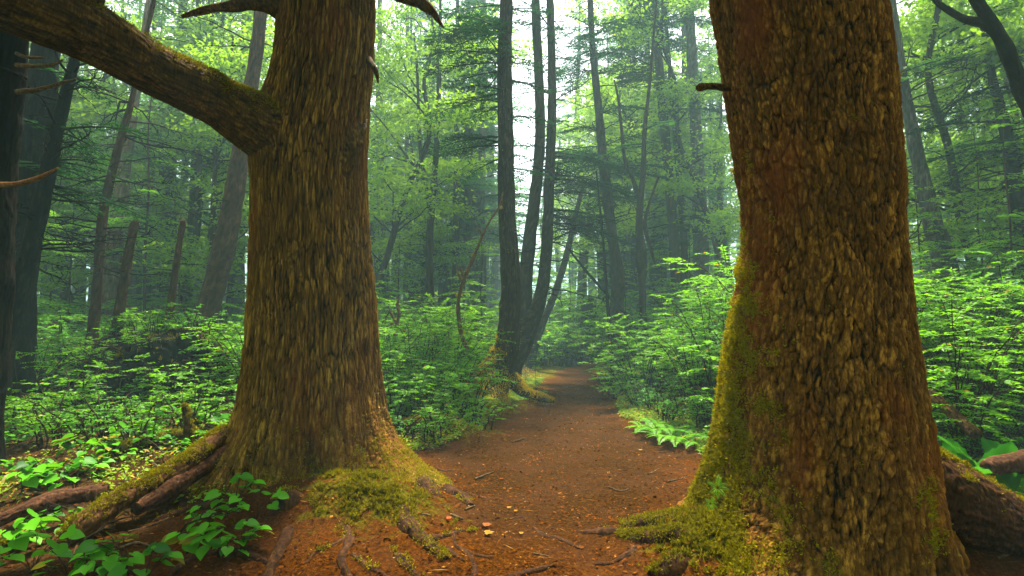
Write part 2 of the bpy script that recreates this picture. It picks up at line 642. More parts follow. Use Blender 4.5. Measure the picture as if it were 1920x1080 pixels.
def H(x, y, fine=True):
    x = np.atleast_1d(np.asarray(x, float))
    y = np.atleast_1d(np.asarray(y, float))
    s = path_side(x, y)
    far = sm(16, 40, np.hypot(x, y))
    h = sm(0.1, 2.4, s) * sm(5.2, 8.5, y) * np.where(x > np.interp(y, PY, PCX), .72, .42)
    h = h + .16 * gauss(x, y, -3.6, 5.8, 1.4, 1.4)
    h = h + .22 * gauss(x, y, -1.18, 4.30, .55, .42) + .10 * gauss(x, y, LX, LY, 1.1, 1.0)
    h = h + .20 * gauss(x, y, 1.22, 3.55, .34, .42) + .10 * gauss(x, y, RX, RY, 1.0, .9)
    h = h + .14 * gauss(x, y, -.45, 9.6, .8, .8) + .20 * gauss(x, y, -.85, 7.15, .60, .36)
    h = h + .35 * gauss(x, y, 3.2, 17.5, 1.3, 1.6) + .5 * sm(19, 24, y)
    p3 = np.column_stack([x, y, np.zeros_like(x)])
    h = h + .10 * noise(p3 * .45) * (1 - .6 * sm(.3, -.3, s)) + far * 1.3 * noise(p3 * .05 + 3)
    if fine:
        h = h + .016 * fbm(p3 * 3.2, 3) + .05 * sm(.2, 1.2, s) * noise(p3 * 1.7 + 9) - .03 * sm(.3, -.5, s)
    return h


def H1(x, y):
    return float(H(x, y)[0])


def gpx(px, py, lift=0.0):
    """ground point under a pixel"""
    D = FPX * 1.4 / max(py - 610, 8)
    for _ in range(12):
        p = at(px, py, D)
        h = H1(p[0], p[1]) + lift
        D *= (CAMZ - h) / max(CAMZ - p[2], 1e-3)
        D = min(max(D, 1.5), 40)
    return at(px, py, D)


def grow(a, b, step, far, k):
    core = np.arange(a, b, step)
    out, s, v = [], step, b
    while v < far:
        out.append(v)
        s *= k
        v += s
    return core, np.array(out + [far])


def terrain():
    cx, rx = grow(-5.0, 5.0, .026, 300, 1.09)
    xs = np.concatenate([-rx[::-1], cx, rx])
    cy, ry = grow(2.2, 12.0, .026, 300, 1.05)
    ys = np.concatenate([np.array([-300, -120, -50, -20, -8, -3, 0, 1.2, 1.8]), cy, ry])
    X, Y = np.meshgrid(xs, ys)
    x, y = X.ravel(), Y.ravel()
    z = H(x, y)
    near = (np.abs(x) < 6) & (y > 2) & (y < 13)
    q3 = np.column_stack([x[near], y[near], 0 * x[near]])
    z[near] += .007 * noise(q3 * 17) + .008 * noise(q3 * 7 + 5)
    s = path_side(x, y)
    p3 = np.column_stack([x, y, 0 * x])
    wob = .35 * noise(p3 * 1.1) + .2 * noise(p3 * 3.1)
    path = sm(.15, -.45, s + wob)
    path = np.where(y < 4.5, path * sm(2.8, 4.5, y), path)
    wild = sm(.10, .55, s + wob * .6) * sm(5.0, 6.6, y + .4 * wob)
    wild = np.maximum(wild, sm(-1.9, -2.7, x + .5 * wob) * .75)
    moss = np.exp(-((s + wob * .6 - .25) / .34) ** 2) * sm(5.8, 7.0, y) * .6
    moss += .60 * gauss(x, y, -1.0, 4.2, .65, .5) + .60 * gauss(x, y, 1.22, 3.5, .42, .5)
    moss += .55 * gauss(x, y, -.45, 9.9, .9, 1.3) + .30 * sm(14, 20, y) + .3 * gauss(x, y, -.8, 7.1, .7, .5) + .25 * gauss(x, y, -3.4, 5.6, .8, .7)
    mb = MB()
    nx = len(xs)
    i = np.arange(len(ys) - 1)[:, None] * nx
    j = np.arange(nx - 1)[None]
    a = i + j
    F = np.stack([a, a + 1, a + 1 + nx, a + nx], 2).reshape(-1, 4)
    mb.add(np.column_stack([x, y, z]), F, path=path, wild=wild, moss=moss)
    o = single('forest_floor', mb, M['ground'])
    tag(o, kind='structure')


terrain()


# ---- moss tufts over a set of surface points
def tufts(mb, P, N, m, n, thr=.55, L=(.012, .026), r=rng, up=0.25):
    nz = .5 + .42 * fbm(P * 7.0, 3) + .34 * noise(P * 26)
    w = np.clip(m + nz - thr - .30, 0, 1) ** 1.5
    if w.sum() <= 0:
        return
    idx = r.choice(len(P), n, p=w / w.sum())
    Q, Nn = P[idx], N[idx]
    Q = Q + r.normal(0, .006, Q.shape) + Nn * r.uniform(0, .014, (n, 1))
    D = unit(Nn * .55 + r.normal(0, .55, (n, 3)) + np.array([0, 0, up]))
    leaves(mb, Q, D, unit(Nn + r.normal(0, .5, (n, 3))), r.uniform(*L, n), r.uniform(.006, .011, n))


# ================================================================== the two giants
def giant(outl, D, x0, lobes, nseg, dz, z0, zf, z1, style, amp, seed, mossf, hollow=()):
    y = np.array([o[0] for o in outl], float)
    l = np.array([at(o[1], o[0], D) for o in outl])
    r = np.array([at(o[2], o[0], D) for o in outl])
    a1, a2 = np.arctan(l[:, 0] / D), np.arctan(r[:, 0] / D)      # a round trunk is seen by its tangents
    mid, half = (a1 + a2) / 2, (a2 - a1) / 2
    zz, xc, rr = l[:, 2], D * np.tan(mid), D / np.cos(mid) * np.sin(half) * .975
    k = np.argsort(zz)
    zs = np.concatenate([np.arange(z0, zf, dz), np.arange(zf, z1, .05)])
    ker = np.exp(-np.linspace(-2, 2, 25) ** 2)
    ker /= ker.sum()

    def s_(v):
        q = np.interp(zs, zz[k], v[k])
        return np.convolve(np.pad(q, 12, mode='edge'), ker, 'valid')
    X0, R0 = s_(xc), s_(rr)
    th = np.linspace(0, 2 * np.pi, nseg, endpoint=False)
    TH, ZZ = np.meshgrid(th, zs)
    R = np.repeat(R0[:, None], nseg, 1)
    flare = np.zeros_like(R)
    for (deg, wid, a, dec) in lobes:
        d = (TH - math.radians(deg) + np.pi) % (2 * np.pi) - np.pi
        d = d + .12 * np.sin(ZZ * 5 + deg)
        flare += a * np.exp(-(d / math.radians(wid)) ** 2) * np.exp(-np.clip(ZZ, 0, 9) / dec)
    base = np.column_stack([(R * np.cos(TH)).ravel(), (R * np.sin(TH)).ravel(), ZZ.ravel()])
    big = fbm(base * np.array([1.5, 1.5, .5]) + seed, 2).reshape(R.shape)
    d = bark_disp(base, style, seed).reshape(R.shape)
    knots = np.clip(fbm(base * np.array([2.2, 2.2, 1.6]) + seed + 40, 2).reshape(R.shape) - .55, 0, 1)
    hol = np.zeros_like(R)
    for (deg, z, wd, wz, a) in hollow:
        dd = (TH - math.radians(deg) + np.pi) % (2 * np.pi) - np.pi
        hol += a * np.exp(-(dd / math.radians(wd)) ** 2 - ((ZZ - z) / wz) ** 2)
    flute = .5 - np.abs(noise(base * np.array([4.2, 4.2, .45]) + seed + 70)).reshape(R.shape) * 1.6
    RR = R * (1 + .045 * big) + .022 * flute + flare + amp * (d - .6) * (1 + .5 * knots) + .05 * knots - hol
    P = np.column_stack([(X0[:, None] + RR * np.cos(TH)).ravel(), (D + RR * np.sin(TH)).ravel(), ZZ.ravel()])
    n = len(zs)
    V = P.reshape(n, nseg, 3)
    du = np.roll(V, -1, 1) - np.roll(V, 1, 1)
    dv = np.gradient(V, axis=0)
    N = unit(np.cross(du, dv)).reshape(-1, 3)
    m = mossf(P, N, TH.ravel(), flare.ravel())
    mc = np.clip(m * 2.2 + fbm(P * 7.0, 3) * .42 - .1, 0, 1)
    P = P + N * (mc * (.008 + .012 * (.5 + .5 * noise(P * 30)) + .008 * noise(P * 70)))[:, None]
    mb = MB()
    top = np.array([[X0[-1], D, zs[-1]]])
    j = np.arange(nseg)
    cap = np.stack([np.full(nseg, n * nseg), (n - 1) * nseg + j, (n - 1) * nseg + (j + 1) % nseg], 1)
    mb.add(np.vstack([P, top]), [ringfaces(n, nseg), cap], ridge=np.append(d.ravel(), .4), moss=np.append(m, 0))
    return mb, P, N, m


OUT_L = [(-900, 545, 700), (-400, 535, 702), (-40, 522, 706), (0, 520, 705), (50, 514, 704), (100, 511, 702), (150, 503, 698), (190, 494, 695),
         (250, 480, 692), (290, 472, 690), (350, 470, 690), (450, 468, 695), (550, 462, 705), (650, 456, 710), (750, 447, 716),
         (800, 441, 720), (850, 434, 724), (915, 430, 728), (1000, 430, 728)]
OUT_R = [(-1200, 1330, 1655), (-400, 1330, 1660), (-40, 1331, 1664), (0, 1333, 1666), (100, 1346, 1680), (200, 1360, 1692), (300, 1373, 1700), (370, 1386, 1708),
         (410, 1391, 1706), (450, 1391, 1708), (500, 1386, 1715), (600, 1373, 1722), (700, 1358, 1734), (800, 1345, 1748),
         (900, 1328, 1765), (1000, 1310, 1780), (1100, 1300, 1790)]

trL = thing('giant_tree', 'giant ribbed brown trunk left of the trail with a thick mossy limb', 'tree', (LX, LY, 0))


def mossL(P, N, th, fl):
    z = P[:, 2]
    right = np.clip(np.cos(th + .35), 0, 1)
    return .80 * np.exp(-np.clip(z - .12, 0, 9) / .40) + .42 * right * np.exp(-np.clip(z, 0, 9) / .65) + .25 * np.clip(N[:, 2], 0, 1) * (z < .8) - .12 + .10 * np.exp(-((z - 2.9) / .5) ** 2) * (np.cos(th) < -.2)


mbL, PL, NL, mL = giant(OUT_L, LY, LX, [(-22, 20, .62, .17), (8, 16, .34, .30), (205, 22, .34, .30), (168, 20, .25, .35), (-118, 15, .26, .34),
                                       (-88, 11, .14, .55), (-55, 14, .34, .26), (60, 22, .4, .3), (110, 22, .4, .3)],
                        560, .009, -.35, 4.9, 8.5, 'fibre', .036, 3.1, mossL,
                        hollow=[(-70, .30, 7, .16, .16), (-62, .16, 9, .10, .12), (-150, 3.22, 30, .30, -.10), (-165, 2.35, 7, .14, .07), (-84, 1.62, 4, .05, .05), (-110, 2.95, 4, .05, .04)])
part('trunk', mbL, M['bark_left'], trL, smooth=False)


def limb(parent, name, pts, mat, nseg, n, amp=.012, moss=None, style='fibre', seed=0., wob=.05, fscale=1.0):
    P = [at(a, b, d) for a, b, w, d in pts]
    R = [wpx(w, d) / 2 for a, b, w, d in pts]
    mb = MB()
    V, N, m = bark_tube(mb, P, R, nseg, n, amp, style, moss, seed, fscale, wob)
    return part(name, mb, mat, parent), V, N, m


def upmoss(a=.5, b=0.0):
    return lambda V, N: a * np.clip(N[:, 2], -.3, 1) + b


moss_pts = []
o, V, N, m = limb(trL, 'limb', [(615, 310, 230, 5.45), (565, 278, 196, 5.25), (520, 250, 150, 5.08), (480, 233, 118, 4.94), (440, 211, 102, 4.82), (400, 188, 94, 4.7), (300, 138, 96, 4.4), (200, 78, 110, 4.05),
                                (110, 28, 128, 3.75), (0, -25, 150, 3.4), (-140, -90, 170, 3.1), (-420, -200, 170, 2.9)],
                  M['bark_limb'], 130, 460, .020, upmoss(.9, .0), seed=8, wob=.04)
moss_pts.append((V, N, m * .8 + .35 * np.exp(-((V[:, 0] - (LX - .45)) / .3) ** 2)))
o, V, N, m = limb(trL, 'limb', [(90, 60, 110, 3.75), (125, -20, 120, 3.75), (140, -110, 110, 3.8), (150, -300, 95, 3.9), (120, -600, 80, 4.)],
                  M['bark_limb'], 70, 160, .016, upmoss(.5, .05), seed=18, wob=.05)
limb(trL, 'broken_branch', [(575, 40, 60, 5.2), (530, 14, 50, 5.1), (490, 6, 34, 5.0), (465, 4, 30, 4.95), (430, 12, 20, 4.9), (400, 16, 17, 4.85), (365, 24, 11, 4.8), (341, 31, 6, 4.8)],
     M['bark_limb'], 20, 90, .008, upmoss(.3), wob=.26, seed=5, fscale=3)
limb(trL, 'broken_branch', [(690, -60, 34, 5.3), (735, -16, 26, 5.2), (770, -2, 24, 5.1), (792, 5, 26, 5.1), (812, 22, 17, 5.1), (822, 38, 9, 5.1), (832, 52, 3, 5.1)],
     M['bark_limb'], 16, 60, .008, upmoss(.2), wob=.28, seed=25, fscale=3)
limb(trL, 'stub', [(690, 112, 16, 5.2), (702, 128, 11, 5.1), (707, 143, 8, 5.1), (709, 156, 3, 5.1)], M['bark_limb'], 12, 24, .004, None, fscale=3)


def groot(parent, pts, lift=.0, moss=.35, mat='root', n=90, nseg=18, seed=0, wob=.16, name='root', amp=.006):
    """surface root: (px, py, width px[, lift m])"""
    P, R = [], []
    for k_, q in enumerate(pts):
        g = gpx(q[0], q[1])
        r = wpx(q[2], g[1]) / 2 * 1.1
        if k_ == 0 and q[2] > 16:      # the inner end dives under the bark
            g = g + np.array([0, .12, -r * 1.1])
        g = g + np.array([0, 0, (q[3] if len(q) > 3 else lift) - r * .35])
        P.append(g)
        R.append(r)
    mb = MB()
    V, N, m = bark_tube(mb, P, R, nseg, n, amp, 'fibre', upmoss(moss * .6, moss * .5), seed, 2.2, wob)
    o = part(name, mb, M[mat], parent)
    moss_pts.append((V, N, m))
    return o


# roots running out of the left giant
for k, q in enumerate([
    ([(505, 905, 50), (545, 935, 36), (600, 962, 32), (640, 985, 28), (660, 1010, 20)], .75),
    ([(700, 905, 60), (735, 945, 50), (765, 985, 40), (800, 1020, 26), (835, 1050, 14)], .8),
    ([(745, 885, 50), (790, 905, 36), (815, 925, 24), (830, 935, 12)], .6),
    ([(828, 908, 18), (845, 922, 26), (868, 935, 28), (882, 948, 16)], .55),
    ([(880, 926, 8), (900, 932, 10), (918, 938, 6)], .0),
    ([(650, 985, 20), (655, 1015, 18), (640, 1050, 16), (655, 1085, 14)], .2),
    ([(660, 1000, 12), (630, 1020, 12), (595, 1035, 10), (570, 1060, 8)], .1),
    ([(450, 915, 60), (420, 940, 30), (370, 955, 24), (320, 968, 22), (275, 982, 14)], .45),
    ([(760, 1010, 20), (800, 1012, 18), (838, 1004, 12), (865, 996, 10), (892, 996, 6)], .45),
    ([(850, 1002, 9), (855, 1022, 10), (878, 1040, 10), (890, 1062, 11), (885, 1090, 11)], .0),
    ([(868, 1030, 8), (890, 1040, 8), (925, 1046, 6)], .0),
    ([(838, 1025, 14), (850, 1040, 13), (870, 1052, 8)], .1),
    ([(560, 960, 30), (540, 1000, 28), (520, 1040, 22), (500, 1085, 16)], .35),
    ([(310, 1088, 12), (350, 1058, 18), (400, 1036, 20), (450, 1036, 20), (495, 1052, 14), (520, 1068, 8)], .1),
    ([(660, 1040, 12), (690, 1062, 12), (730, 1085, 12)], .2),
    ([(720, 1020, 22), (750, 1050, 20), (790, 1090, 14)], .6),
]):
    groot(trL, q[0], moss=q[1], seed=k * 3.3)
groot(trL, [(950, 1085, 10), (985, 1076, 13), (1020, 1066, 11), (1040, 1062, 5)], moss=0, seed=71, lift=.005)

# ---- right giant
trR = thing('giant_tree', 'giant flaky reddish trunk right of the trail, moss thick along its left side and foot', 'tree', (RX, RY, 0))


def mossR(P, N, th, fl):
    z = P[:, 2]
    dg = np.degrees(th % (2 * np.pi))
    side = np.exp(-((dg - 178) / 40) ** 2)
    low = np.exp(-((dg - 202) / 56) ** 2) * np.exp(-np.clip(z - .1, 0, 9) / .42)
    patch = gauss(dg, z, 294, .30, 12, .30)
    mid = gauss(dg, z, 262, 2.62, 12, .10)
    return .78 * side * np.exp(-np.clip(z - 1.4, 0, 9) / .9) + .84 * low + .66 * patch + .34 * mid - .06


mbR, PR, NR, mR = giant(OUT_R, RY, RX, [(212, 20, .42, .24), (182, 14, .20, .3), (246, 16, .24, .22), (-22, 14, .12, .32), (-58, 14, .08, .4), (-78, 10, .08, .5), (30, 24, .12, .35), (120, 30, .4, .3)],
                        620, .0075, -.35, 3.9, 8.0, 'plate', .034, 9.4, mossR,
                        hollow=[(-62, .12, 5, .26, .09), (205, 2.15, 6, .12, .06), (262, 2.47, 8, .035, .05), (228, 3.05, 7, .28, .05), (-72, 2.75, 5, .06, .03)])
part('trunk', mbR, M['bark_right'], trR, smooth=False)
limb(trR, 'stub', [(1375, 165, 15, 3.75), (1345, 163, 14, 3.7), (1325, 162, 13, 3.68), (1312, 164, 17, 3.66), (1305, 165, 8, 3.66)], M['bark_limb'], 16, 40, .006, None, fscale=4, wob=.24)
P = [(RX + .20, 3.72, .42), (2.55, 3.71, .33), (2.82, 3.69, .25), (3.06, 3.67, .16), (3.33, 3.65, .06), (3.8, 3.6, -.05), (4.5, 3.5, -.2)]
mb = MB()
V, N, m = bark_tube(mb, P, [.28, .27, .24, .19, .13, .10, .07], 160, 420, .034, 'plate', upmoss(1.1, -.15), 5, 1.0, .14)
part('root', mb, M['root'], trR)
moss_pts.append((V, N, m * .6))
for k, q in enumerate([
    ([(1330, 985, 60), (1280, 1000, 44), (1235, 1008, 34), (1195, 1008, 28), (1165, 1002, 16)], .8),
    ([(1320, 1030, 70), (1270, 1055, 50), (1230, 1085, 40)], .85),
    ([(1300, 960, 30), (1250, 975, 30), (1200, 980, 28), (1165, 985, 16)], .8),
    ([(1170, 995, 14), (1140, 998, 18), (1105, 1000, 14), (1078, 996, 8)], .0),
    ([(1210, 1025, 20), (1180, 1040, 18), (1150, 1055, 12), (1115, 1058, 8)], .1),
    ([(1000, 990, 7), (1022, 1005, 12), (1050, 1012, 13), (1075, 1024, 11), (1092, 1030, 5)], .0),
    ([(955, 975, 5), (975, 970, 8), (990, 973, 4)], .0),
    ([(1330, 900, 30), (1305, 920, 20), (1300, 935, 8)], .5),
]):
    groot(trR, q[0], moss=q[1], seed=30 + k * 2.3)

# ---- moss: tufts on the bark, cushions on the root mounds
mb = MB()
tufts(mb, PL, NL, mL, 36000, thr=.74, L=(.012, .028))
for V, N, m in moss_pts[:21]:
    pass
part('moss', mb, M['moss'], trL)
mb = MB()
tufts(mb, PR, NR, mR, 110000, thr=.60, L=(.010, .026))
part('moss', mb, M['moss'], trR)

for par, lst in ((trL, moss_pts[:18]), (trR, moss_pts[18:])):
    mb = MB()
    Vv = np.vstack([a for a, _, _ in lst])
    Nn = np.vstack([b for _, b, _ in lst])
    mm = np.concatenate([c for _, _, c in lst])
    tufts(mb, Vv, Nn, mm, 26000, thr=.62, L=(.010, .022))
    part('moss', mb, M['moss'], par)


def floor_points(n, x0, x1, y0, y1, r=rng):
    x, y = r.uniform(x0, x1, n), r.uniform(y0, y1, n)
    return np.column_stack([x, y, H(x, y)])


# moss over the floor (cushions round the giants and along the verge)
def ground_moss():
    mb = MB()
    P = floor_points(260000, -4.6, 4.2, 3.0, 13.5)
    x, y = P[:, 0], P[:, 1]
    s = path_side(x, y)
    m = .85 * gauss(x, y, -1.0, 4.18, .62, .45) + .95 * gauss(x, y, 1.18, 3.5, .42, .55)
    m += .5 * np.exp(-((s - .38) / .30) ** 2) * sm(5.9, 6.8, y) + .6 * gauss(x, y, -.45, 9.8, .8, 1.2) + .5 * gauss(x, y, -.85, 7.1, .6, .4)
    m += .30 * gauss(x, y, -3.0, 5.6, .9, .7)
    Nn = np.tile([0, 0, 1.0], (len(P), 1))
    P[:, 2] += .004
    tufts(mb, P, Nn, m, 110000, thr=.76, L=(.014, .034))
    single('moss', mb, M['moss'], 'yellow green moss cushions on the root mounds and trail verges', 'moss', kind='stuff')


ground_moss()


def shade_crown(t, cx, cy_, z0, z1, n, L0, L1, seed, lean=0.0):  # unseen boughs above the frame, added to shade trunks and floor
    r = np.random.default_rng(seed)
    ml, mt = MB(), MB()
    for k in range(n):
        z = r.uniform(z0, z1)
        a = r.uniform(0, 6.28)
        if np.sin(a) > .15: a = -a
        spray(ml, mt, np.array([cx, cy_, z]), [np.cos(a), np.sin(a), r.uniform(0, .3)], r.uniform(L0, L1), r, leaf=.26, tw=.34, wid=.42, rad=.05)
    part('branches', mt, M['bark_dark'], t)
    part('crown', ml, M['conifer'], t)
# ================================================================== foliage builders
def spray(ml, mt, base, d, L, r, leaf=.09, tw=.14, droop=.22, wid=.45, rad=None, lw=.34, rise=.0):
    """one layered conifer bough: stem, side twigs in a flat fan, needle sprays"""
    d = unit(d)
    up = np.array([0, 0, 1.0])
    side = unit(np.cross(d, up))
    nt = max(4, int(L / tw))
    t = np.linspace(.12, 1, nt)

    def P(t):
        t = np.asarray(t)[..., None]
        return base + d * L * t + up * L * (rise * t - droop * t * t)
    if mt is not None:
        tt = np.linspace(0, 1, 6)
        tube(mt, P(tt), np.linspace(rad or (.010 + .008 * L), .004, 6), 4)
    T = np.repeat(t, 2)
    sg = np.tile([1, -1], nt)
    tl = wid * L * (1.05 - T * .80) * r.uniform(.6, 1.15, len(T))
    tl = np.minimum(tl, wid * L * np.clip((T - .02) * 3.5, .25, 1))
    td = unit(d * r.uniform(.5, .9, (len(T), 1)) + side * sg[:, None] * .9 + up * r.normal(-.08, .10, (len(T), 1)))
    tb = P(T)
    K = int(max(4, min(14, (wid * L * .75) / (leaf * .42))))
    k = np.linspace(.08, 1, K)
    kk = np.broadcast_to(k, (len(T), K))
    kk = np.clip(kk + r.normal(0, .03, kk.shape), 0, 1)
    C = tb[:, None] + td[:, None] * (tl[:, None] * kk)[..., None] - up * (droop * .9 * tl[:, None] * kk ** 2)[..., None]
    out = []
    s2 = unit(np.cross(td, up))
    for s in (1, -1):
        D = td[:, None] * r.uniform(.7, 1.1, C.shape[:2] + (1,)) + s2[:, None] * s * .75 + r.normal(0, .16, C.shape) - up * .10
        N = up + r.normal(0, .35, C.shape)
        leaves(ml, C, D, N, leaf * r.uniform(.6, 1.2, C.shape[:2]).ravel(), leaf * lw * r.uniform(.7, 1.2, C.shape[:2]).ravel())


def bare(mt, base, d, L, r, rad=.012, sub=5, droop=.15, crook=.14, n=8):
    """dead crooked branch with side twigs"""
    d = unit(d)
    t = np.linspace(0, 1, n)[:, None]
    w = np.cumsum(r.normal(0, crook * L / n, (n, 3)), 0)
    w[0] = 0
    P = base + d * L * t - np.array([0, 0, 1.0]) * droop * L * t * t + w
    tube(mt, P, np.linspace(rad, rad * .2, n), 5)
    for k in range(sub):
        i = r.integers(2, n - 1)
        dd = unit(d + r.normal(0, .6, 3))
        l = L * r.uniform(.2, .45) * (1.2 - i / n)
        m = 5
        tt = np.linspace(0, 1, m)[:, None]
        Q = P[i] + dd * l * tt + np.vstack([np.zeros(3), r.normal(0, .05 * l, (m - 1, 3))]) - np.array([0, 0, .1]) * l * tt ** 2
        tube(mt, Q, np.linspace(rad * .45, rad * .12, m), 4)


def cloud(ml, c, rx, rz, n, r, leaf=.075, lw=.6, tpl=FOLD):
    """flattish cluster of broad leaves"""
    v = r.normal(0, .5, (n, 3))
    P = c + v * np.array([rx, rx, rz])
    N = np.array([0, 0, 1.0]) + r.normal(0, .45, (n, 3))
    D = unit(v * np.array([1, 1, .2]) + r.normal(0, .5, (n, 3)))
    leaves(ml, P, D, N, leaf * r.uniform(.6, 1.25, n), leaf * lw * r.uniform(.7, 1.2, n), tpl)


shade_crown(trL, LX - .3, LY, 6.0, 12, 50, 2.5, 5.5, 5)
shade_crown(trR, RX - .1, RY, 5.8, 12, 50, 2.5, 5.5, 6)


# ================================================================== trees placed one by one
def base_of(pts, D):
    p = at(pts[0][0], pts[0][1], D)
    return np.array([p[0], D, H1(p[0], D)])


def tree(name, label, cat, pts, D, mat='bark_mid', nseg=22, n=150, amp=.012, moss=None, seed=0., wob=.05, forks=(), dead=0, dead_z=(1.5, 7), dead_L=(.5, 1.5),
         boughs=(), crown_mat='conifer', group=None, flare=1.35, top=True, extra_bare=(), az=None, leaf=.085):
    r = np.random.default_rng(int(abs(seed) * 100 + pts[0][0]))
    b = base_of(pts, D)
    P = [at(a, y, D) for a, y, w in pts]
    R = [wpx(w, D) / 2 for a, y, w in pts]
    if P[0][2] > b[2] - .05:      # carry the trunk down into the ground
        dx = (P[0] - P[1])[0] / max(1e-3, (P[1] - P[0])[2])
        g = np.array([P[0][0] + dx * (P[0][2] - b[2]) * .6, D, b[2] - .15])
        P = [g] + P
        R = [R[0] * flare] + R
        b = np.array([g[0], D, b[2]])
    if top:                        # and up out of the picture
        dd = unit(P[-1] - P[-2])
        P.append(P[-1] + dd * 3.5)
        R.append(R[-1] * .72)
    t = thing(name, label, cat, b, group)
    mb = MB()
    V, N, m = bark_tube(mb, P, R, nseg, n, amp, 'fibre', moss, seed, max(1, .12 / max(R[1], .02)) ** .5, wob)
    part('trunk', mb, M[mat], t)
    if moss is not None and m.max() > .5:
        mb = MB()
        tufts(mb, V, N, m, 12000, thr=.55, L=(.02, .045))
        part('moss', mb, M['moss_gold_lit'], t)
    for f in forks:
        mb = MB()
        bark_tube(mb, [at(a, y, D) for a, y, w in f], [wpx(w, D) / 2 for a, y, w in f], max(10, nseg - 8), 90, amp * .7, 'fibre', moss, seed + 3, 2, wob * 1.4)
        part('limb', mb, M[mat], t)
    S = spline(np.column_stack([P, R]), 80)
    mt = MB()
    ml = MB()
    for _ in range(dead):
        z = r.uniform(*dead_z)
        i = int(np.argmin(np.abs(S[:, 2] - z)))
        a = r.uniform(0, 2 * np.pi) if az is None else r.normal(az, .9)
        l = r.uniform(*dead_L)
        mq = MB() if D < 14.5 else mt
        bare(mq, S[i, :3], [np.cos(a), np.sin(a), r.uniform(-.15, .35)], l, r, .006 + .008 * l, sub=int(2 + 4 * l))
        if mq is not mt: part('branch', mq, M['twig'] if mat in ('bark_tan', 'bark_grey') else M['bark_dark'], t)
    for e in extra_bare:           # (px, py, dx, dz, length)
        mq = MB()
        bare(mq, at(e[0], e[1], D), [e[2], r.uniform(-.3, .3), e[3]], e[4], r, .008 + .008 * e[4], sub=7, crook=.3)
        part('branch', mq, M['bark_dark'], t)
    for q in boughs:               # (n, z0, z1, L0, L1[, azimuth])
        for _ in range(q[0]):
            z = r.uniform(q[1], q[2])
            i = int(np.argmin(np.abs(S[:, 2] - z)))
            a = r.uniform(0, 2 * np.pi) if len(q) < 6 else r.normal(q[5], .55)
            l = r.uniform(q[3], q[4])
            mq, lq = (MB(), MB()) if D < 14.5 else (mt, ml)
            spray(lq, mq, S[i, :3] * [1, 1, 0] + [0, 0, z], [np.cos(a), np.sin(a), r.uniform(-.1, .25)], l, r, leaf=leaf, tw=.11, wid=.42)
            if mq is not mt: part('needles', lq, M[crown_mat], part('branch', mq, M['bark_dark'], t))
    if mt.n: part('branches', mt, M['twig'] if mat in ('bark_tan', 'bark_grey') else M['bark_dark'], t)
    if ml.n: part('crown', ml, M[crown_mat], t)
    return t


lowmoss = lambda a, h: (lambda V, N: a * np.exp(-np.clip(V[:, 2] - .4, 0, 99) / h))

tree('conifer', 'dark conifer beside the trail with a curved base wrapped in golden moss', 'tree',
     [(892, 760, 84), (908, 728, 72), (932, 694, 56), (950, 648, 46), (958, 560, 38), (955, 480, 35), (950, 380, 32), (948, 260, 30), (946, 130, 28), (950, -20, 25)], 10.6,
     nseg=72, n=520, amp=.022, moss=lambda V, N: 1.1 * np.exp(-np.clip(V[:, 2] - .55, 0, 9) / .5) * np.clip(.65 - N[:, 0] * .8, 0, 1), seed=2.2,
     dead=34, dead_z=(2.2, 8), dead_L=(.2, .8), boughs=[(24, 4.2, 7.8, .8, 1.7, math.pi), (9, 4.0, 7.5, .4, .9, 0.0)], leaf=.07, flare=1.3, crown_mat='conifer_dark')
tr = [o for o in bpy.data.objects if o.name == 'conifer'][0]
for k, q in enumerate([[(938, 690, 44, 10.6), (905, 735, 38, 10.35), (875, 760, 28, 10.0), (835, 778, 14, 9.7)],
                       [(958, 712, 30, 10.6), (985, 735, 20, 10.45), (1012, 746, 14, 10.3), (1038, 752, 7, 10.2)],
                       [(930, 710, 50, 10.5), (932, 745, 42, 10.1), (945, 770, 26, 9.7), (972, 785, 10, 9.3)],
                       [(925, 720, 40, 10.5), (905, 755, 34, 10.1), (893, 780, 20, 9.6), (890, 800, 8, 9.2)]]):
    o, V, N, m = limb(tr, 'root', q, M['bark_mid'], 26, 110, .014, upmoss(.5, .55), seed=60 + k, wob=.14, fscale=1.5)
    moss_pts.append((V, N, m))
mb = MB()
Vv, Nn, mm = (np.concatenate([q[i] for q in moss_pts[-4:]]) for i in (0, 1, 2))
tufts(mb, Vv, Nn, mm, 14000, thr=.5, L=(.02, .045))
part('moss', mb, M['moss_gold_lit'], tr)
tree('twin_conifer', 'twin dark trunks forking low from one bent base behind the mossy conifer', 'tree',
     [(955, 690, 50), (972, 650, 46), (992, 605, 40), (1012, 560, 27), (1024, 480, 22), (1030, 350, 20), (1035, 200, 17), (1033, 50, 15), (1030, -20, 14)], 13.2, nseg=30, n=260,
     forks=[[(985, 610, 34), (984, 560, 27), (990, 470, 26), (1003, 370, 23), (1013, 250, 20), (1009, 120, 18), (1004, 0, 17), (1000, -200, 14)]],
     dead=80, dead_z=(2.0, 9), dead_L=(.4, 1.8), boughs=[(20, 3.7, 5.6, 1.0, 2.0, 0.1), (5, 7, 9, .6, 1.1)], leaf=.08, seed=4.1, crown_mat='conifer_dark',
     extra_bare=[(1015, 490, 1, .0, 1.0), (1015, 560, .8, -.2, .5), (1025, 440, 1, .35, 1.2), (1022, 460, .7, .5, 1.0), (985, 450, -.8, .2, .9)])
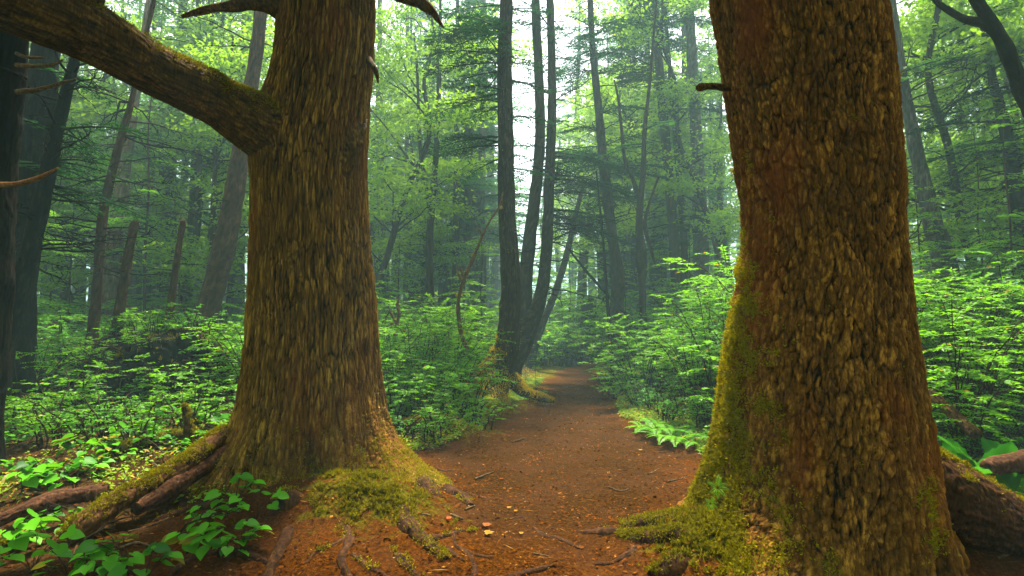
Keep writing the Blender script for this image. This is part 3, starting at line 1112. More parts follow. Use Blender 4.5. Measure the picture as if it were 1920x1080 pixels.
tree('conifer', 'tall dark conifer with a kinked trunk right of the twin trunks', 'tree',
     [(1152, 650, 30), (1153, 600, 26), (1160, 530, 25), (1150, 460, 20), (1140, 380, 20), (1130, 290, 18), (1122, 200, 15), (1112, 100, 13), (1106, -10, 11)], 15.5, n=240, seed=5.5,
     dead=70, dead_z=(2.5, 11), dead_L=(.4, 1.7), boughs=[(20, 4.2, 7.5, 1.0, 2.0), (12, 8.5, 10.5, .6, 1.6)], leaf=.09, crown_mat='conifer_dark')
tree('slim_tree', 'slim dark forked tree with crooked side stems beside the right hand bushes', 'tree',
     [(1206, 600, 14), (1204, 540, 13), (1199, 460, 14), (1200, 390, 13), (1206, 320, 11), (1209, 240, 8), (1218, 160, 6), (1226, 60, 5)], 13.5, nseg=14, n=160, seed=6.6,
     forks=[[(1202, 380, 9), (1188, 340, 8), (1172, 300, 7), (1165, 240, 6), (1160, 190, 5), (1152, 150, 3)], [(1210, 430, 9), (1230, 500, 3)][::-1] + [(1214, 395, 6), (1235, 330, 4)]],
     dead=12, dead_z=(3, 7), dead_L=(.3, .9), crown_mat='conifer', boughs=[(3, 5, 6.5, .5, 1.)])
tree('conifer', 'thicker and nearer trunk of the left leaning pair beyond the right bushes', 'tree',
     [(1275, 590, 21), (1268, 520, 20), (1262, 430, 20), (1254, 330, 18), (1245, 230, 18), (1235, 110, 15), (1227, 0, 13)], 17.5, n=200, seed=7.7, dead=30, dead_z=(3, 11),
     boughs=[(22, 7.5, 12, 1., 2.4), (6, 3.5, 5, .7, 1.4)], leaf=.10, crown_mat='conifer_dark')
tree('conifer', 'thin dark trunk just right of the leaning trunk beyond the right bushes', 'tree',
     [(1287, 590, 15), (1284, 520, 14), (1281, 430, 13), (1272, 320, 11), (1263, 220, 10), (1255, 120, 8)], 18.5, n=160, seed=8.7, dead=22, dead_z=(3, 9), nseg=14, boughs=[(4, 5, 9, .7, 1.5)], leaf=.09)
tree('conifer', 'thick pale hazy trunk nearest the left edge of the right giant', 'tree',
     [(1318, 580, 30), (1315, 500, 29), (1312, 400, 27), (1307, 280, 23), (1300, 150, 20), (1292, 0, 17)], 18, mat='bark_grey', n=220, seed=9.7, dead=30, dead_z=(3, 11), dead_L=(.4, 1.8), boughs=[(5, 4.5, 6, .8, 1.6)], leaf=.09)
tree('leaning_tree', 'bare grey trunk leaning to the right beyond the bend of the trail', 'tree',
     [(1003, 648, 15), (1020, 600, 14), (1042, 545, 13), (1062, 480, 12), (1078, 410, 10), (1095, 340, 7)], 17.5, mat='bark_mid', nseg=14, n=120, seed=10.1, top=False, dead=4, dead_z=(2.5, 5), dead_L=(.4, .9))
tree('broken_stump', 'broad dark broken stump among the bushes where the trail ends', 'stump',
     [(1102, 650, 30), (1102, 610, 28), (1104, 575, 25), (1108, 564, 15), (1112, 559, 5)], 19.5, mat='bark_dark', nseg=20, n=70, wob=.14, seed=11.1, top=False)
tree('sapling', 'spindly dark sapling in front of the kinked conifer', 'tree',
     [(1148, 700, 8), (1143, 620, 7), (1137, 540, 6), (1131, 450, 5), (1124, 380, 4), (1118, 320, 3)], 12.8, mat='bark_dark', nseg=9, n=90, seed=12.1, top=False, dead=14, dead_z=(1.6, 4.5), dead_L=(.2, .6))
tree('leaning_pole', 'thin dead pole leaning left across the gap behind the sapling', 'dead branch',
     [(1192, 612, 7), (1150, 565, 6), (1105, 515, 5), (1062, 462, 4)], 14.0, mat='bark_dark', nseg=8, n=60, seed=12.9, top=False, flare=1)
tree('alder', 'slender forked dark tree standing in the mist left of the mossy conifer', 'tree',
     [(808, 590, 15), (806, 520, 14), (806, 440, 14), (812, 360, 12), (818, 280, 11), (822, 190, 10), (824, 90, 7), (826, 0, 5)], 15.5, nseg=14, n=170, seed=13.3,
     forks=[[(807, 400, 10), (800, 350, 9), (789, 290, 7), (785, 220, 6), (782, 130, 5), (776, 60, 3)], [(822, 230, 6), (790, 190, 4), (745, 150, 3), (710, 105, 2)], [(800, 345, 6), (760, 290, 4), (725, 240, 3), (695, 205, 2)]],
     dead=16, dead_z=(3, 8), dead_L=(.4, 1.2))
tree('dead_sapling', 'crooked bare brown sapling with a mossy foot left of the mossy conifer', 'tree',
     [(880, 668, 9), (866, 630, 9), (859, 585, 7), (862, 550, 7), (875, 512, 8), (890, 478, 6), (902, 448, 5), (918, 415, 4), (938, 385, 4), (943, 360, 3)], 9.6, mat='bark_tan', nseg=12, n=130, seed=14.4, top=False,
     moss=lowmoss(.7, .3), wob=.12, forks=[[(868, 530, 5), (858, 510, 4), (856, 498, 2)], [(905, 445, 3), (900, 432, 3), (888, 425, 2)], [(870, 520, 5), (862, 500, 3)]])
tree('dead_sapling', 'short pale broken sapling beside the right edge of the left giant', 'tree',
     [(740, 660, 9), (742, 620, 8), (748, 590, 6), (745, 572, 5), (748, 560, 3)], 8.6, mat='bark_tan', nseg=10, n=60, seed=15.4, top=False, moss=lowmoss(.6, .4), wob=.15,
     forks=[[(742, 605, 5), (734, 590, 4), (728, 575, 2)]])
# ---- left side
tree('conifer', 'straight reddish trunk leaning right just left of the left giant', 'tree',
     [(374, 640, 46), (384, 600, 42), (408, 510, 40), (428, 430, 38), (446, 320, 33), (462, 210, 28), (480, 100, 25), (492, -10, 22)], 10.2, mat='bark_red', nseg=34, n=300, amp=.010, seed=16.1,
     dead=20, dead_z=(3, 7.5), dead_L=(.5, 1.6))
tree('conifer', 'narrow trunk growing tight against the right side of the straight reddish trunk', 'tree',
     [(398, 620, 14), (410, 560, 13), (424, 500, 12), (437, 430, 11), (452, 330, 10), (470, 200, 8)], 10.8, mat='bark_red', nseg=14, n=140, seed=16.9)
tree('conifer', 'slim dark leaning trunk left of the root mound', 'tree',
     [(175, 610, 20), (180, 560, 18), (186, 480, 16), (193, 400, 17), (208, 330, 15), (226, 260, 14), (244, 200, 11), (255, 150, 9)], 8.6, nseg=20, n=200, seed=17.3,
     dead=34, dead_z=(2.2, 5.5), dead_L=(.5, 1.7), mat='bark_red')
tree('conifer', 'pale tan trunk standing behind the slim dark leaning trunk', 'tree',
     [(205, 570, 32), (212, 500, 29), (220, 420, 26), (230, 340, 23), (243, 250, 19), (258, 150, 15)], 12.5, nseg=24, n=200, seed=18.3, mat='bark_tan', dead=26, dead_z=(3, 8), dead_L=(.6, 2.), boughs=[(3, 5, 7, .7, 1.3)])
tree('snag', 'broken dark snag rising from the root mound, leftmost of the two', 'snag',
     [(222, 600, 20), (228, 555, 17), (237, 500, 16), (246, 450, 15), (252, 422, 15), (257, 412, 8)], 8.3, nseg=18, n=110, seed=19.3, mat='bark_red', top=False, dead=8, dead_z=(2, 2.8), dead_L=(.3, .9))
tree('snag', 'thinner broken dark snag rising behind the right end of the root mound', 'snag',
     [(318, 590, 15), (323, 550, 13), (330, 500, 12), (337, 450, 11), (342, 422, 11), (345, 412, 5)], 8.8, nseg=16, n=100, seed=20.3, mat='bark_red', top=False, dead=5, dead_z=(2, 2.8), dead_L=(.3, .7))
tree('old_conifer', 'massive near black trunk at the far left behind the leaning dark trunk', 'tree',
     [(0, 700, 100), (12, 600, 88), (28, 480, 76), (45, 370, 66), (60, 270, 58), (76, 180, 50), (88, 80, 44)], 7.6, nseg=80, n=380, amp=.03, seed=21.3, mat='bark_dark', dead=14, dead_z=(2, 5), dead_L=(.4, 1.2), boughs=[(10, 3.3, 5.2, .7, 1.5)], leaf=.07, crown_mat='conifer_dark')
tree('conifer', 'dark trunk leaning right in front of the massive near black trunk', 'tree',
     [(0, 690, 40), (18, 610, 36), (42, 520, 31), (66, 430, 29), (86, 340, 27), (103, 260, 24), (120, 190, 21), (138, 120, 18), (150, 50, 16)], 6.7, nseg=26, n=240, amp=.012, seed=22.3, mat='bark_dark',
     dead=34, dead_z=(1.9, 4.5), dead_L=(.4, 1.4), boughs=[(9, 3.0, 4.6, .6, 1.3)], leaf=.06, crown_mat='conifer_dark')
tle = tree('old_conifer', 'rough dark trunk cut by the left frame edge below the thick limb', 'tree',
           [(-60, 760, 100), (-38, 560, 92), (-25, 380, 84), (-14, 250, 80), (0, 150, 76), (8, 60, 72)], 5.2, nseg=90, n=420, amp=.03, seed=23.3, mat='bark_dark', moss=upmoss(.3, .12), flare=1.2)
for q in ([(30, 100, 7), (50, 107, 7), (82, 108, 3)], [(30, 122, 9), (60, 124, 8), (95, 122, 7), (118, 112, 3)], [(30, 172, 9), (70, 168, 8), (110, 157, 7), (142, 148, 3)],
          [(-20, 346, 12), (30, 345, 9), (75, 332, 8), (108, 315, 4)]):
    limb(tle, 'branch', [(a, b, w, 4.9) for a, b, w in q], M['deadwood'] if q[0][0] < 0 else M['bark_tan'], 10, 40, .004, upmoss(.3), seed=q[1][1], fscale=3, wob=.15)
# ---- right side
tree('conifer', 'grey hazy trunk leaning left just right of the right giant', 'tree',
     [(1765, 470, 38), (1752, 430, 33), (1738, 370, 29), (1722, 300, 25), (1706, 220, 21), (1694, 150, 17), (1684, 80, 14)], 9.5, nseg=28, n=200, seed=24.3, mat='bark_grey',
     dead=24, dead_z=(2.6, 6), dead_L=(.5, 1.6), boughs=[(4, 4.5, 6.5, .7, 1.4)])
shade_crown(tle, -5.2, 5.3, 4.6, 9, 34, 1.5, 3.5, 15)  # out-of-view boughs added overhead to darken the left edge
tre = tree('broadleaf_tree', 'black silhouetted trunk and limbs reaching in at the upper right corner', 'tree',
           [(2010, 620, 80), (2000, 450, 70), (1985, 330, 60), (1968, 250, 50)], 6.0, nseg=28, n=140, seed=25.3, mat='bark_dark', flare=1.2, top=False)
limb(tre, 'limb', [(1966, 270, 46, 6.0), (1945, 220, 34, 5.9), (1920, 180, 28, 5.8), (1900, 125, 26, 5.7), (1878, 75, 24, 5.6), (1850, 30, 22, 5.5), (1820, -20, 20, 5.4), (1790, -90, 16, 5.4)], M['bark_dark'], 26, 150, .012, upmoss(.2), seed=4)
limb(tre, 'limb', [(1872, 70, 16, 5.6), (1845, 45, 17, 5.55), (1810, 36, 15, 5.5), (1780, 20, 12, 5.4), (1755, 2, 9, 5.4), (1730, -30, 7, 5.4)], M['bark_dark'], 18, 90, .008, upmoss(.2), seed=14)
tree('conifer', 'dark crooked conifer near the right edge behind the silhouetted limbs', 'tree',
     [(1935, 560, 34), (1925, 470, 30), (1910, 380, 27), (1898, 300, 23), (1880, 220, 19), (1862, 150, 15), (1850, 80, 12)], 9.0, nseg=24, n=180, seed=26.3, mat='bark_dark',
     dead=22, dead_z=(2.6, 6), dead_L=(.6, 1.8), boughs=[(22, 2.6, 5.6, .8, 2.0), (5, 5.6, 7, .6, 1.)], leaf=.07, crown_mat='conifer_dark')
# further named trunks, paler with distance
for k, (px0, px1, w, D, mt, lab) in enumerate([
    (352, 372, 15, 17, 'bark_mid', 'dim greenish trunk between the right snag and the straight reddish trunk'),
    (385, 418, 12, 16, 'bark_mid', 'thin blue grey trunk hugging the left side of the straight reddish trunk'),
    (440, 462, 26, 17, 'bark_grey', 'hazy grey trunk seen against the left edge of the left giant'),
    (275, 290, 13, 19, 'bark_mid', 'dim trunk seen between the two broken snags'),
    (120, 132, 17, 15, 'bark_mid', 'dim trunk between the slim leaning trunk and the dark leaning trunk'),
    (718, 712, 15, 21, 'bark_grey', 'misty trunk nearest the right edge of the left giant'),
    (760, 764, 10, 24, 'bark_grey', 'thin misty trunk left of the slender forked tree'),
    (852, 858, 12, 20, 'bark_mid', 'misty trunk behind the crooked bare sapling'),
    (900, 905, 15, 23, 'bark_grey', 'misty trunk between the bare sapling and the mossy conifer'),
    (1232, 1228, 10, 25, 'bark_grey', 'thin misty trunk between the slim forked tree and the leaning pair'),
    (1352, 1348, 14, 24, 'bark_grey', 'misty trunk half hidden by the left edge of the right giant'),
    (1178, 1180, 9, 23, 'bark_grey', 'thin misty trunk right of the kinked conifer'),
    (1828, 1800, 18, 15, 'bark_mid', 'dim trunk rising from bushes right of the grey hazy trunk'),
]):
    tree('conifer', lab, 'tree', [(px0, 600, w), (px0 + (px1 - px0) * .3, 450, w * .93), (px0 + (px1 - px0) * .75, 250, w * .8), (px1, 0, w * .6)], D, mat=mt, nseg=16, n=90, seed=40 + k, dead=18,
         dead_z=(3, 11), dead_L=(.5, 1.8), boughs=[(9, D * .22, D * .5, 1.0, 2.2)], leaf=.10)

# ================================================================== prototypes
def proto_conifer(r, h=21, r0=.20, nb=78, z0=3.5, leaf=.17, mat='conifer', bark='bark_mid', light=False, L=(1.2, 3.0)):
    t = thing('conifer', '-', 'tree')
    n = 9
    z = np.linspace(-.3, h, n)
    w = np.cumsum(r.normal(0, .10, (n, 2)), 0)
    w -= w[0]
    P = np.column_stack([w, z])
    mb = MB()
    bark_tube(mb, P, r0 * (1.12 - z / h * 1.05).clip(.05), 12, 60, .012, 'fibre', None, r.uniform(0, 9), 1, .05)
    part('trunk', mb, M[bark], t)
    ml, mt = MB(), MB()
    for _ in range(26):
        zz = r.uniform(2, z0 + 4)
        a = r.uniform(0, 6.28)
        p = np.array([np.interp(zz, z, P[:, 0]), np.interp(zz, z, P[:, 1]), zz])
        bare(mt, p, [np.cos(a), np.sin(a), r.uniform(-.1, .25)], r.uniform(.5, 2.), r, .018, sub=3, n=6)
    for _ in range(nb):
        q = r.uniform(0, 1) ** .8
        zz = z0 + (h - z0) * q
        a = r.uniform(0, 6.28)
        p = np.array([np.interp(zz, z, P[:, 0]), np.interp(zz, z, P[:, 1]), zz])
        l = r.uniform(*L) * (1.15 - q * .85)
        spray(ml, mt, p, [np.cos(a), np.sin(a), r.uniform(-.05, .3)], l, r, leaf=leaf, tw=.24, wid=.40)
    part('branches', mt, M['bark_dark'], t)
    part('crown', ml, M[mat], t)
    return t


def proto_broad(r, h=12, nl=130, leaf=.11, spread=2.6, z0=3.0, mat='broad'):
    t = thing('broadleaf_tree', '-', 'tree')
    z = np.linspace(-.2, h * .85, 8)
    w = np.cumsum(r.normal(0, .22, (8, 2)), 0)
    w -= w[0]
    P = np.column_stack([w, z])
    mb = MB()
    bark_tube(mb, P, np.linspace(.10, .025, 8), 10, 60, .006, 'fibre', None, r.uniform(0, 9), 2, .08)
    part('trunk', mb, M['bark_mid'], t)
    mt, ml = MB(), MB()
    for k in range(26):
        zz = r.uniform(z0 - .8, h * .84)
        p = np.array([np.interp(zz, z, P[:, 0]), np.interp(zz, z, P[:, 1]), zz])
        a = r.uniform(0, 6.28)
        l = r.uniform(.5, 1) * spread * (1.1 - .5 * (zz / h))
        d = unit([np.cos(a), np.sin(a), r.uniform(.15, .9)])
        m = 7
        tt = np.linspace(0, 1, m)[:, None]
        Q = p + d * l * tt + np.cumsum(r.normal(0, .05 * l, (m, 3)), 0) * tt
        tube(mt, Q, np.linspace(.026, .006, m), 5)
        for _ in range(6):
            i = r.integers(2, m)
            d2 = unit(d * [1, 1, .3] + r.normal(0, .7, 3) * [1, 1, .35])
            e = Q[i] + d2 * r.uniform(.3, .9)
            tube(mt, np.array([Q[i], (Q[i] + e) / 2 + r.normal(0, .04, 3), e]), [.008, .006, .003], 4)
            cloud(ml, e, r.uniform(.35, .75), .10, int(nl * .5), r, leaf)
            cloud(ml, (Q[i] + e) / 2, .4, .10, int(nl * .22), r, leaf)
    part('branches', mt, M['bark_dark'], t)
    part('crown', ml, M[mat], t)
    return t


def proto_young(r, h=4.5, leaf=.07, mat='conifer_light'):
    t = thing('young_hemlock', '-', 'young tree')
    P = np.column_stack([r.normal(0, .04, 6).cumsum(), r.normal(0, .04, 6).cumsum(), np.linspace(-.1, h, 6)])
    mb = MB()
    tube(mb, P, np.linspace(.032, .008, 6), 7, 24, ridge=.5, moss=0)
    part('trunk', mb, M['bark_red'], t)
    ml, mt = MB(), MB()
    for k in range(34):
        q = r.uniform(.10, 1)
        a = r.uniform(0, 6.28)
        p = np.array([np.interp(q * h, P[:, 2], P[:, 0]), np.interp(q * h, P[:, 2], P[:, 1]), q * h])
        spray(ml, mt, p, [np.cos(a), np.sin(a), r.uniform(-.05, .25)], r.uniform(.6, 1.5) * (1.1 - q * .75), r, leaf=leaf, tw=.085, wid=.42)
    part('branches', mt, M['bark_dark'], t)
    part('crown', ml, M[mat], t)
    return t


def proto_shrub(r, h=1.25, stems=15, leaf=.05, mat='shrub', name='leafy_shrub', spread=.75, lw=.52, tw=11):
    t = thing(name, '-', 'bush')
    ml, mt = MB(), MB()
    for s in range(stems):
        a = r.uniform(0, 6.28)
        b = np.array([np.cos(a), np.sin(a), 0]) * r.uniform(0, .22)
        a += r.normal(0, .5)
        out = np.array([np.cos(a), np.sin(a), 0])
        hh = h * r.uniform(.55, 1.05)
        sp = spread * r.uniform(.2, 1.0)
        q = np.linspace(0, 1, 8)[:, None]
        S = b + out * sp * q ** 1.4 + np.array([0, 0, 1.0]) * hh * np.sin(q * 1.4) / np.sin(1.4) + np.cumsum(r.normal(0, .018, (8, 3)), 0)
        tube(mt, S, np.linspace(.010, .003, 8), 5)
        for k in range(tw):
            u = r.uniform(.22, 1.0)
            p = np.array([np.interp(u, q[:, 0], S[:, i]) for i in range(3)])
            aa = r.uniform(0, 6.28)
            d = unit(np.array([np.cos(aa), np.sin(aa), r.uniform(-.05, .35)]) + out * .5)
            l = r.uniform(.16, .42) * (h / 1.25)
            m = 5
            tt = np.linspace(0, 1, m)[:, None]
            Q = p + d * l * tt - np.array([0, 0, .14]) * l * tt ** 2
            tube(mt, Q, np.linspace(.0035, .0012, m), 3)
            n = int(l / (leaf * .42)) + 3
            u2 = np.linspace(.15, 1, n)
            C = p + d * l * u2[:, None] - np.array([0, 0, .14]) * l * u2[:, None] ** 2
            side = unit(np.cross(d, [0, 0, 1.0]))
            sg = np.where(np.arange(n) % 2, 1, -1)[:, None]
            D = d * .6 + side * sg * .9 + r.normal(0, .2, (n, 3))
            D[-1] = d
            leaves(ml, C, D, np.array([0, 0, 1.0]) + r.normal(0, .42, (n, 3)), leaf * r.uniform(.6, 1.35, n), leaf * lw * r.uniform(.8, 1.2, n), FOLD)
    part('stems', mt, M['twig'], t)
    part('leaves', ml, M[mat], t)
    return t


def proto_fern(r, n=12, L=.6, name='fern'):
    t = thing(name, '-', 'fern')
    ml, mt = MB(), MB()
    for k in range(n):
        a = k / n * 6.28 + r.normal(0, .2)
        l = L * r.uniform(.7, 1.1)
        d = np.array([np.cos(a), np.sin(a), 0])
        u = np.linspace(0, 1, 9)[:, None]
        lift = r.uniform(.5, .95)
        S = d * l * u * (1 - .15 * u) + np.array([0, 0, 1.0]) * l * (lift * u - (.15 + lift * .62) * u * u * 1.0)
        tube(mt, S, np.linspace(.004, .001, 9), 4)
        m = 26
        v = np.linspace(.14, .99, m)
        C = np.array([np.interp(v, u[:, 0], S[:, i]) for i in range(3)]).T
        T = unit(np.gradient(C, axis=0))
        side = unit(np.cross(T, [0, 0, 1.0]))
        nn = np.cross(side, T)
        ll = l * .19 * np.sin(np.clip(v * 1.05, 0, 1) ** .7 * 3.0).clip(.06)
        for s in (1, -1):
            leaves(ml, C, side * s + T * .28 - nn * .1, nn + r.normal(0, .08, (m, 3)), ll * r.uniform(.9, 1.1, m), l * .030)
    part('stalks', mt, M['twig'], t)
    part('fronds', ml, M['fern'], t)
    return t


def proto_heart(r, stems=5, leaf=.075, h=.22):
    t = thing('broad_leaved_plant', '-', 'plant')
    ml, mt = MB(), MB()
    for s in range(stems):
        a = r.uniform(0, 6.28)
        out = np.array([np.cos(a), np.sin(a), 0])
        hh = h * r.uniform(.5, 1.15)
        S = np.array([[0, 0, -.01], out * .03 + [0, 0, hh * .5], out * r.uniform(.05, .17) + [0, 0, hh]])
        tube(mt, S, [.003, .0025, .0018], 4, 6)
        for k in range(r.integers(2, 5)):
            aa = a + r.normal(0, 1.1)
            dd = np.array([np.cos(aa), np.sin(aa), r.uniform(-.35, .05)])
            p = S[-1] + np.array([0, 0, -.025 * k]) + dd * [1, 1, 0] * .02
            N = np.array([0, 0, 1.0]) + r.normal(0, .28, 3)
            l = leaf * r.uniform(.7, 1.25)
            leaves(ml, [p], [dd], [N], l, l * r.uniform(.85, 1.05), HEART)
            tube(mt, np.array([S[-1] * .7 + S[1] * .3, (S[-1] + p) / 2, p + dd * .005]), [.002, .0015, .001], 3)
    part('stems', mt, M['twig'], t)
    part('leaves', ml, M['heart'], t)
    return t
_T = {20: 'twenty', 30: 'thirty', 40: 'forty', 50: 'fifty'}
_U = ['first', 'second', 'third', 'fourth', 'fifth', 'sixth', 'seventh', 'eighth', 'ninth', 'tenth', 'eleventh', 'twelfth', 'thirteenth', 'fourteenth', 'fifteenth',
      'sixteenth', 'seventeenth', 'eighteenth', 'nineteenth']
ORD = _U + [(_T[t][:-1] + 'ieth') if u == 0 else _T[t] + '-' + _U[u - 1] for t in (20, 30, 40, 50) for u in range(10)]
_used = set()


def place(protos, spots, what, where, group, r, sc=(.85, 1.2), sink=.03):
    """spots = (x, y[, scale]); labelled by their order from the left as seen from the trail"""
    spots = sorted(spots, key=lambda s: s[0] / s[1])
    for i, s in enumerate(spots):
        p = protos[int(r.integers(len(protos)))]
        k = s[2] if len(s) > 2 else r.uniform(*sc)
        z = H1(s[0], s[1]) - sink
        pos = 'leftmost' if i == 0 else 'rightmost' if i == len(spots) - 1 else ORD[i] + ' from the left'
        lab = '%s %s, %s' % (what, where, pos)
        if p.name in _used:
            dup(p, (s[0], s[1], z), r.uniform(0, 6.28), k, lab, group)
        else:
            _used.add(p.name)
            p.location = (s[0], s[1], z)
            p.rotation_euler = (0, 0, r.uniform(0, 6.28))
            p.scale = (k, k, k)
            p['label'] = lab
            p['group'] = group


def X(px, D):
    return (px - 960) / FPX * D


r = np.random.default_rng(21)
con = [proto_conifer(r, 18, .21, nb=70), proto_conifer(r, 16, .17, z0=2.5, L=(1.0, 2.6), nb=64), proto_conifer(r, 20, .26, nb=60, z0=5)]
bro = [proto_broad(r), proto_broad(r, 10, z0=2.2), proto_broad(r, 13, z0=3.5, spread=3.0)]
yng = [proto_young(r), proto_young(r, 3.6), proto_young(r, 5.5, .08)]

# ---- background wood, each trunk of its own
def strat(n, a, b, D0, D1, jit=.8):
    e = np.linspace(a, b, n + 1)
    out = []
    for i in range(n):
        px = e[i] + (e[i + 1] - e[i]) * (.5 + jit * (r.uniform() - .5))
        D = r.uniform(D0, D1)
        out.append((X(px, D), D))
    return out


G = 'hazy conifers of the background wood'
place(con, strat(16, -60, 450, 17, 30) + strat(12, -60, 460, 30, 42), 'tall hazy conifer', 'of the wood left of the left giant', G, r, (.8, 1.15))
place(con, strat(9, 700, 925, 22, 30) + strat(11, 690, 930, 30, 44), 'tall misty conifer', 'between left giant and mossy conifer', G, r, (.8, 1.15))
place(con, strat(8, 1100, 1370, 23, 31) + strat(9, 1090, 1370, 31, 44), 'tall misty conifer', 'in the wood left of the right giant', G, r, (.8, 1.15))
place(con, strat(5, 1720, 1990, 17, 26) + strat(5, 1700, 1990, 27, 40), 'tall hazy conifer', 'of the wood right of the right giant', G, r, (.8, 1.15))
place(con, [(X(1090, 33), 33, 1.1), (X(1015, 42), 42, .8), (X(1045, 37), 37, .95), (X(905, 27), 27, 1.1), (X(1180, 29), 29, 1.1)],
      'dark conifer', 'closing the gap behind the central trunks', G, r)
G = 'broadleaf trees of the middle distance'
place(bro, [(X(60, 13), 13), (X(150, 16), 16), (X(250, 19), 19), (X(330, 15), 15), (X(400, 21), 21), (X(200, 24), 24), (X(440, 13.5), 13.5)],
      'bright leaved thin tree', 'left of the left giant', G, r, (.9, 1.2))
place(bro, [(X(745, 15), 15), (X(700, 18), 18), (X(800, 20), 20), (X(850, 26), 26), (X(730, 25), 25)],
      'bright leaved thin tree', 'between left giant and mossy conifer', G, r, (.9, 1.2))
place(bro, [(X(1090, 24), 24), (X(1190, 19), 19), (X(1260, 24), 24), (X(1330, 17), 17), (X(1360, 22), 22), (X(1150, 29), 29)],
      'bright leaved thin tree', 'left of the right giant', G, r, (.85, 1.15))
place(bro, [(X(1740, 13), 13), (X(1800, 10.5), 10.5), (X(1890, 14), 14), (X(1850, 18), 18), (X(1940, 9.5), 9.5)],
      'bright leaved thin tree', 'right of the right giant', G, r, (.85, 1.1))
G = 'young hemlocks of the understory'
place(yng, [(X(60, 10), 10), (X(130, 11.5), 11.5), (X(265, 12), 12), (X(330, 12.5), 12.5), (X(100, 14), 14), (X(430, 14), 14), (X(200, 15), 15), (X(350, 16), 16), (X(30, 17), 17), (X(290, 18), 18)],
      'young layered hemlock', 'left of the left giant', G, r)
place(yng, [(X(725, 13.5), 13.5, .7), (X(870, 15.5), 15.5), (X(905, 13), 13, .6), (X(750, 18), 18)],
      'young layered hemlock', 'between left giant and mossy conifer', G, r, (.6, .9))
place(yng, [(X(1000, 21.5), 21.5, .8), (X(975, 24), 24, .9), (X(1065, 19.5), 19.5, .7), (X(1115, 18.8), 18.8, .6), (X(1050, 21), 21, .9), (X(1090, 20), 20, .8), (X(1120, 22), 22, .8), (X(1175, 18), 18, .6), (X(1240, 17), 17, .7), (X(1350, 15), 15, .7), (X(1030, 24), 24, 1.), (X(1300, 20), 20, .8)],
      'young layered hemlock', 'left of the right giant', G, r)
place(yng, [(X(1735, 9), 9, .7), (X(1790, 10), 10, .8), (X(1850, 9), 9, .7), (X(1900, 8), 8, .7), (X(1950, 10), 10, .9), (X(1820, 12.5), 12.5, .9)],
      'young layered hemlock', 'right of the right giant', G, r)

# ---- shrubs
shr = [proto_shrub(r), proto_shrub(r, 1.0, 14, .045), proto_shrub(r, 1.5, 16, .055, spread=.85), proto_shrub(r, 1.2, 16, .042, 'shrub_dark'),
       proto_shrub(r, 1.05, 12, .078, spread=.8, lw=.66, tw=9), proto_shrub(r, 1.1, 16, .036, 'shrub_dark', spread=.6, lw=.42)]
low = [proto_shrub(r, .5, 12, .038, spread=.45, tw=7), proto_shrub(r, .42, 12, .034, 'shrub_dark', spread=.45, tw=7), proto_shrub(r, .6, 12, .045, spread=.5, tw=7, lw=.7)]


def scat(n, x0, x1, y0, y1, ok, dmin, r=r, s=(.85, 1.15)):
    out = []
    for _ in range(n * 60):
        if len(out) >= n: break
        x, y = r.uniform(x0, x1), r.uniform(y0, y1)
        if not ok(x, y): continue
        if any((x - a[0]) ** 2 + (y - a[1]) ** 2 < dmin ** 2 for a in out): continue
        out.append((x, y, r.uniform(*s)))
    return out


off = lambda d: (lambda x, y: float(path_side(x, y)) > d and not (-1.0 < x < .5 and 8.9 < y < 11.4))
G = 'leafy shrubs along the trail'
place(shr, scat(32, -3.1, 0.4, 7.9, 14.5, off(.50), .52), 'leafy green shrub', 'between left giant and mossy conifer', G, r)
place(shr, scat(46, 1.7, 5.6, 6.9, 15.0, off(.35), .50, s=(.95,1.25)), 'leafy green shrub', 'on the right bank of the trail', G, r)
place([shr[2], shr[0], shr[2]], scat(18, 3.8, 7.4, 5.6, 8.6, lambda x, y: x / y > .72, .6, s=(.95, 1.25)), 'leafy green shrub', 'right of the right giant', G, r)
place(shr, scat(24, -9.0, -2.9, 7.6, 13.5, lambda x, y: (x + 5.0) ** 2 + (y - 8.0) ** 2 > .8, .75), 'leafy green shrub', 'left of the left giant', G, r)
place(shr, scat(30, -2.5, 5.0, 18.3, 27, lambda x, y: float(path_side(x, y)) > .3 or y > 21, .8, s=(1.1, 1.7)), 'large hazy shrub', 'beyond the bend of the trail', G, r)
place(shr, [(x_, 18.2 + .5 * (k_ % 3), 1.1 + .12 * (k_ % 2)) for k_, x_ in enumerate(np.arange(-.2, 4.2, .42))], 'dense hazy shrub', 'closing the end of the trail', G, r)
place(shr, scat(22, -13, -3, 13.5, 20, lambda x, y: True, 1.2, s=(1.1, 1.5)), 'large hazy shrub', 'behind the mound on the left', G, r)
place(shr, scat(12, -2.5, -1.0, 7.2, 9.6, off(.25), .36, s=(.6, .85)), 'bright shrub', 'beside the right edge of the left giant', G, r)
place(yng, [(X(780, 7.2), 7.2, .15), (X(835, 7.1), 7.1, .17), (X(880, 7.3), 7.3, .14), (X(985, 11.3), 11.3, .16), (X(1005, 12.0), 12.0, .2), (X(745, 7.6), 7.6, .2), (X(812, 7.7), 7.7, .2)],
      'tiny dark conifer seedling', 'on the left verge of the trail', 'conifer seedlings of the verge', r)
G = 'low shrubs at the foot of the banks'
place(low, scat(44, -2.6, .6, 6.7, 11.5, off(.06), .27), 'low shrub', 'on the mossy left verge of the trail', G, r)
place(low, scat(40, 1.7, 3.9, 6.0, 13.5, off(.02), .30), 'low shrub', 'along the right edge of the trail', G, r)
place(low, scat(30, -6.5, -2.5, 5.6, 8.6, lambda x, y: True, .42), 'low shrub', 'on the dark floor left of the left giant', G, r)
place(low, scat(12, 3.3, 5.5, 5.2, 6.2, lambda x, y: x / y > .70, .4), 'low shrub', 'behind the root of the right giant', G, r)

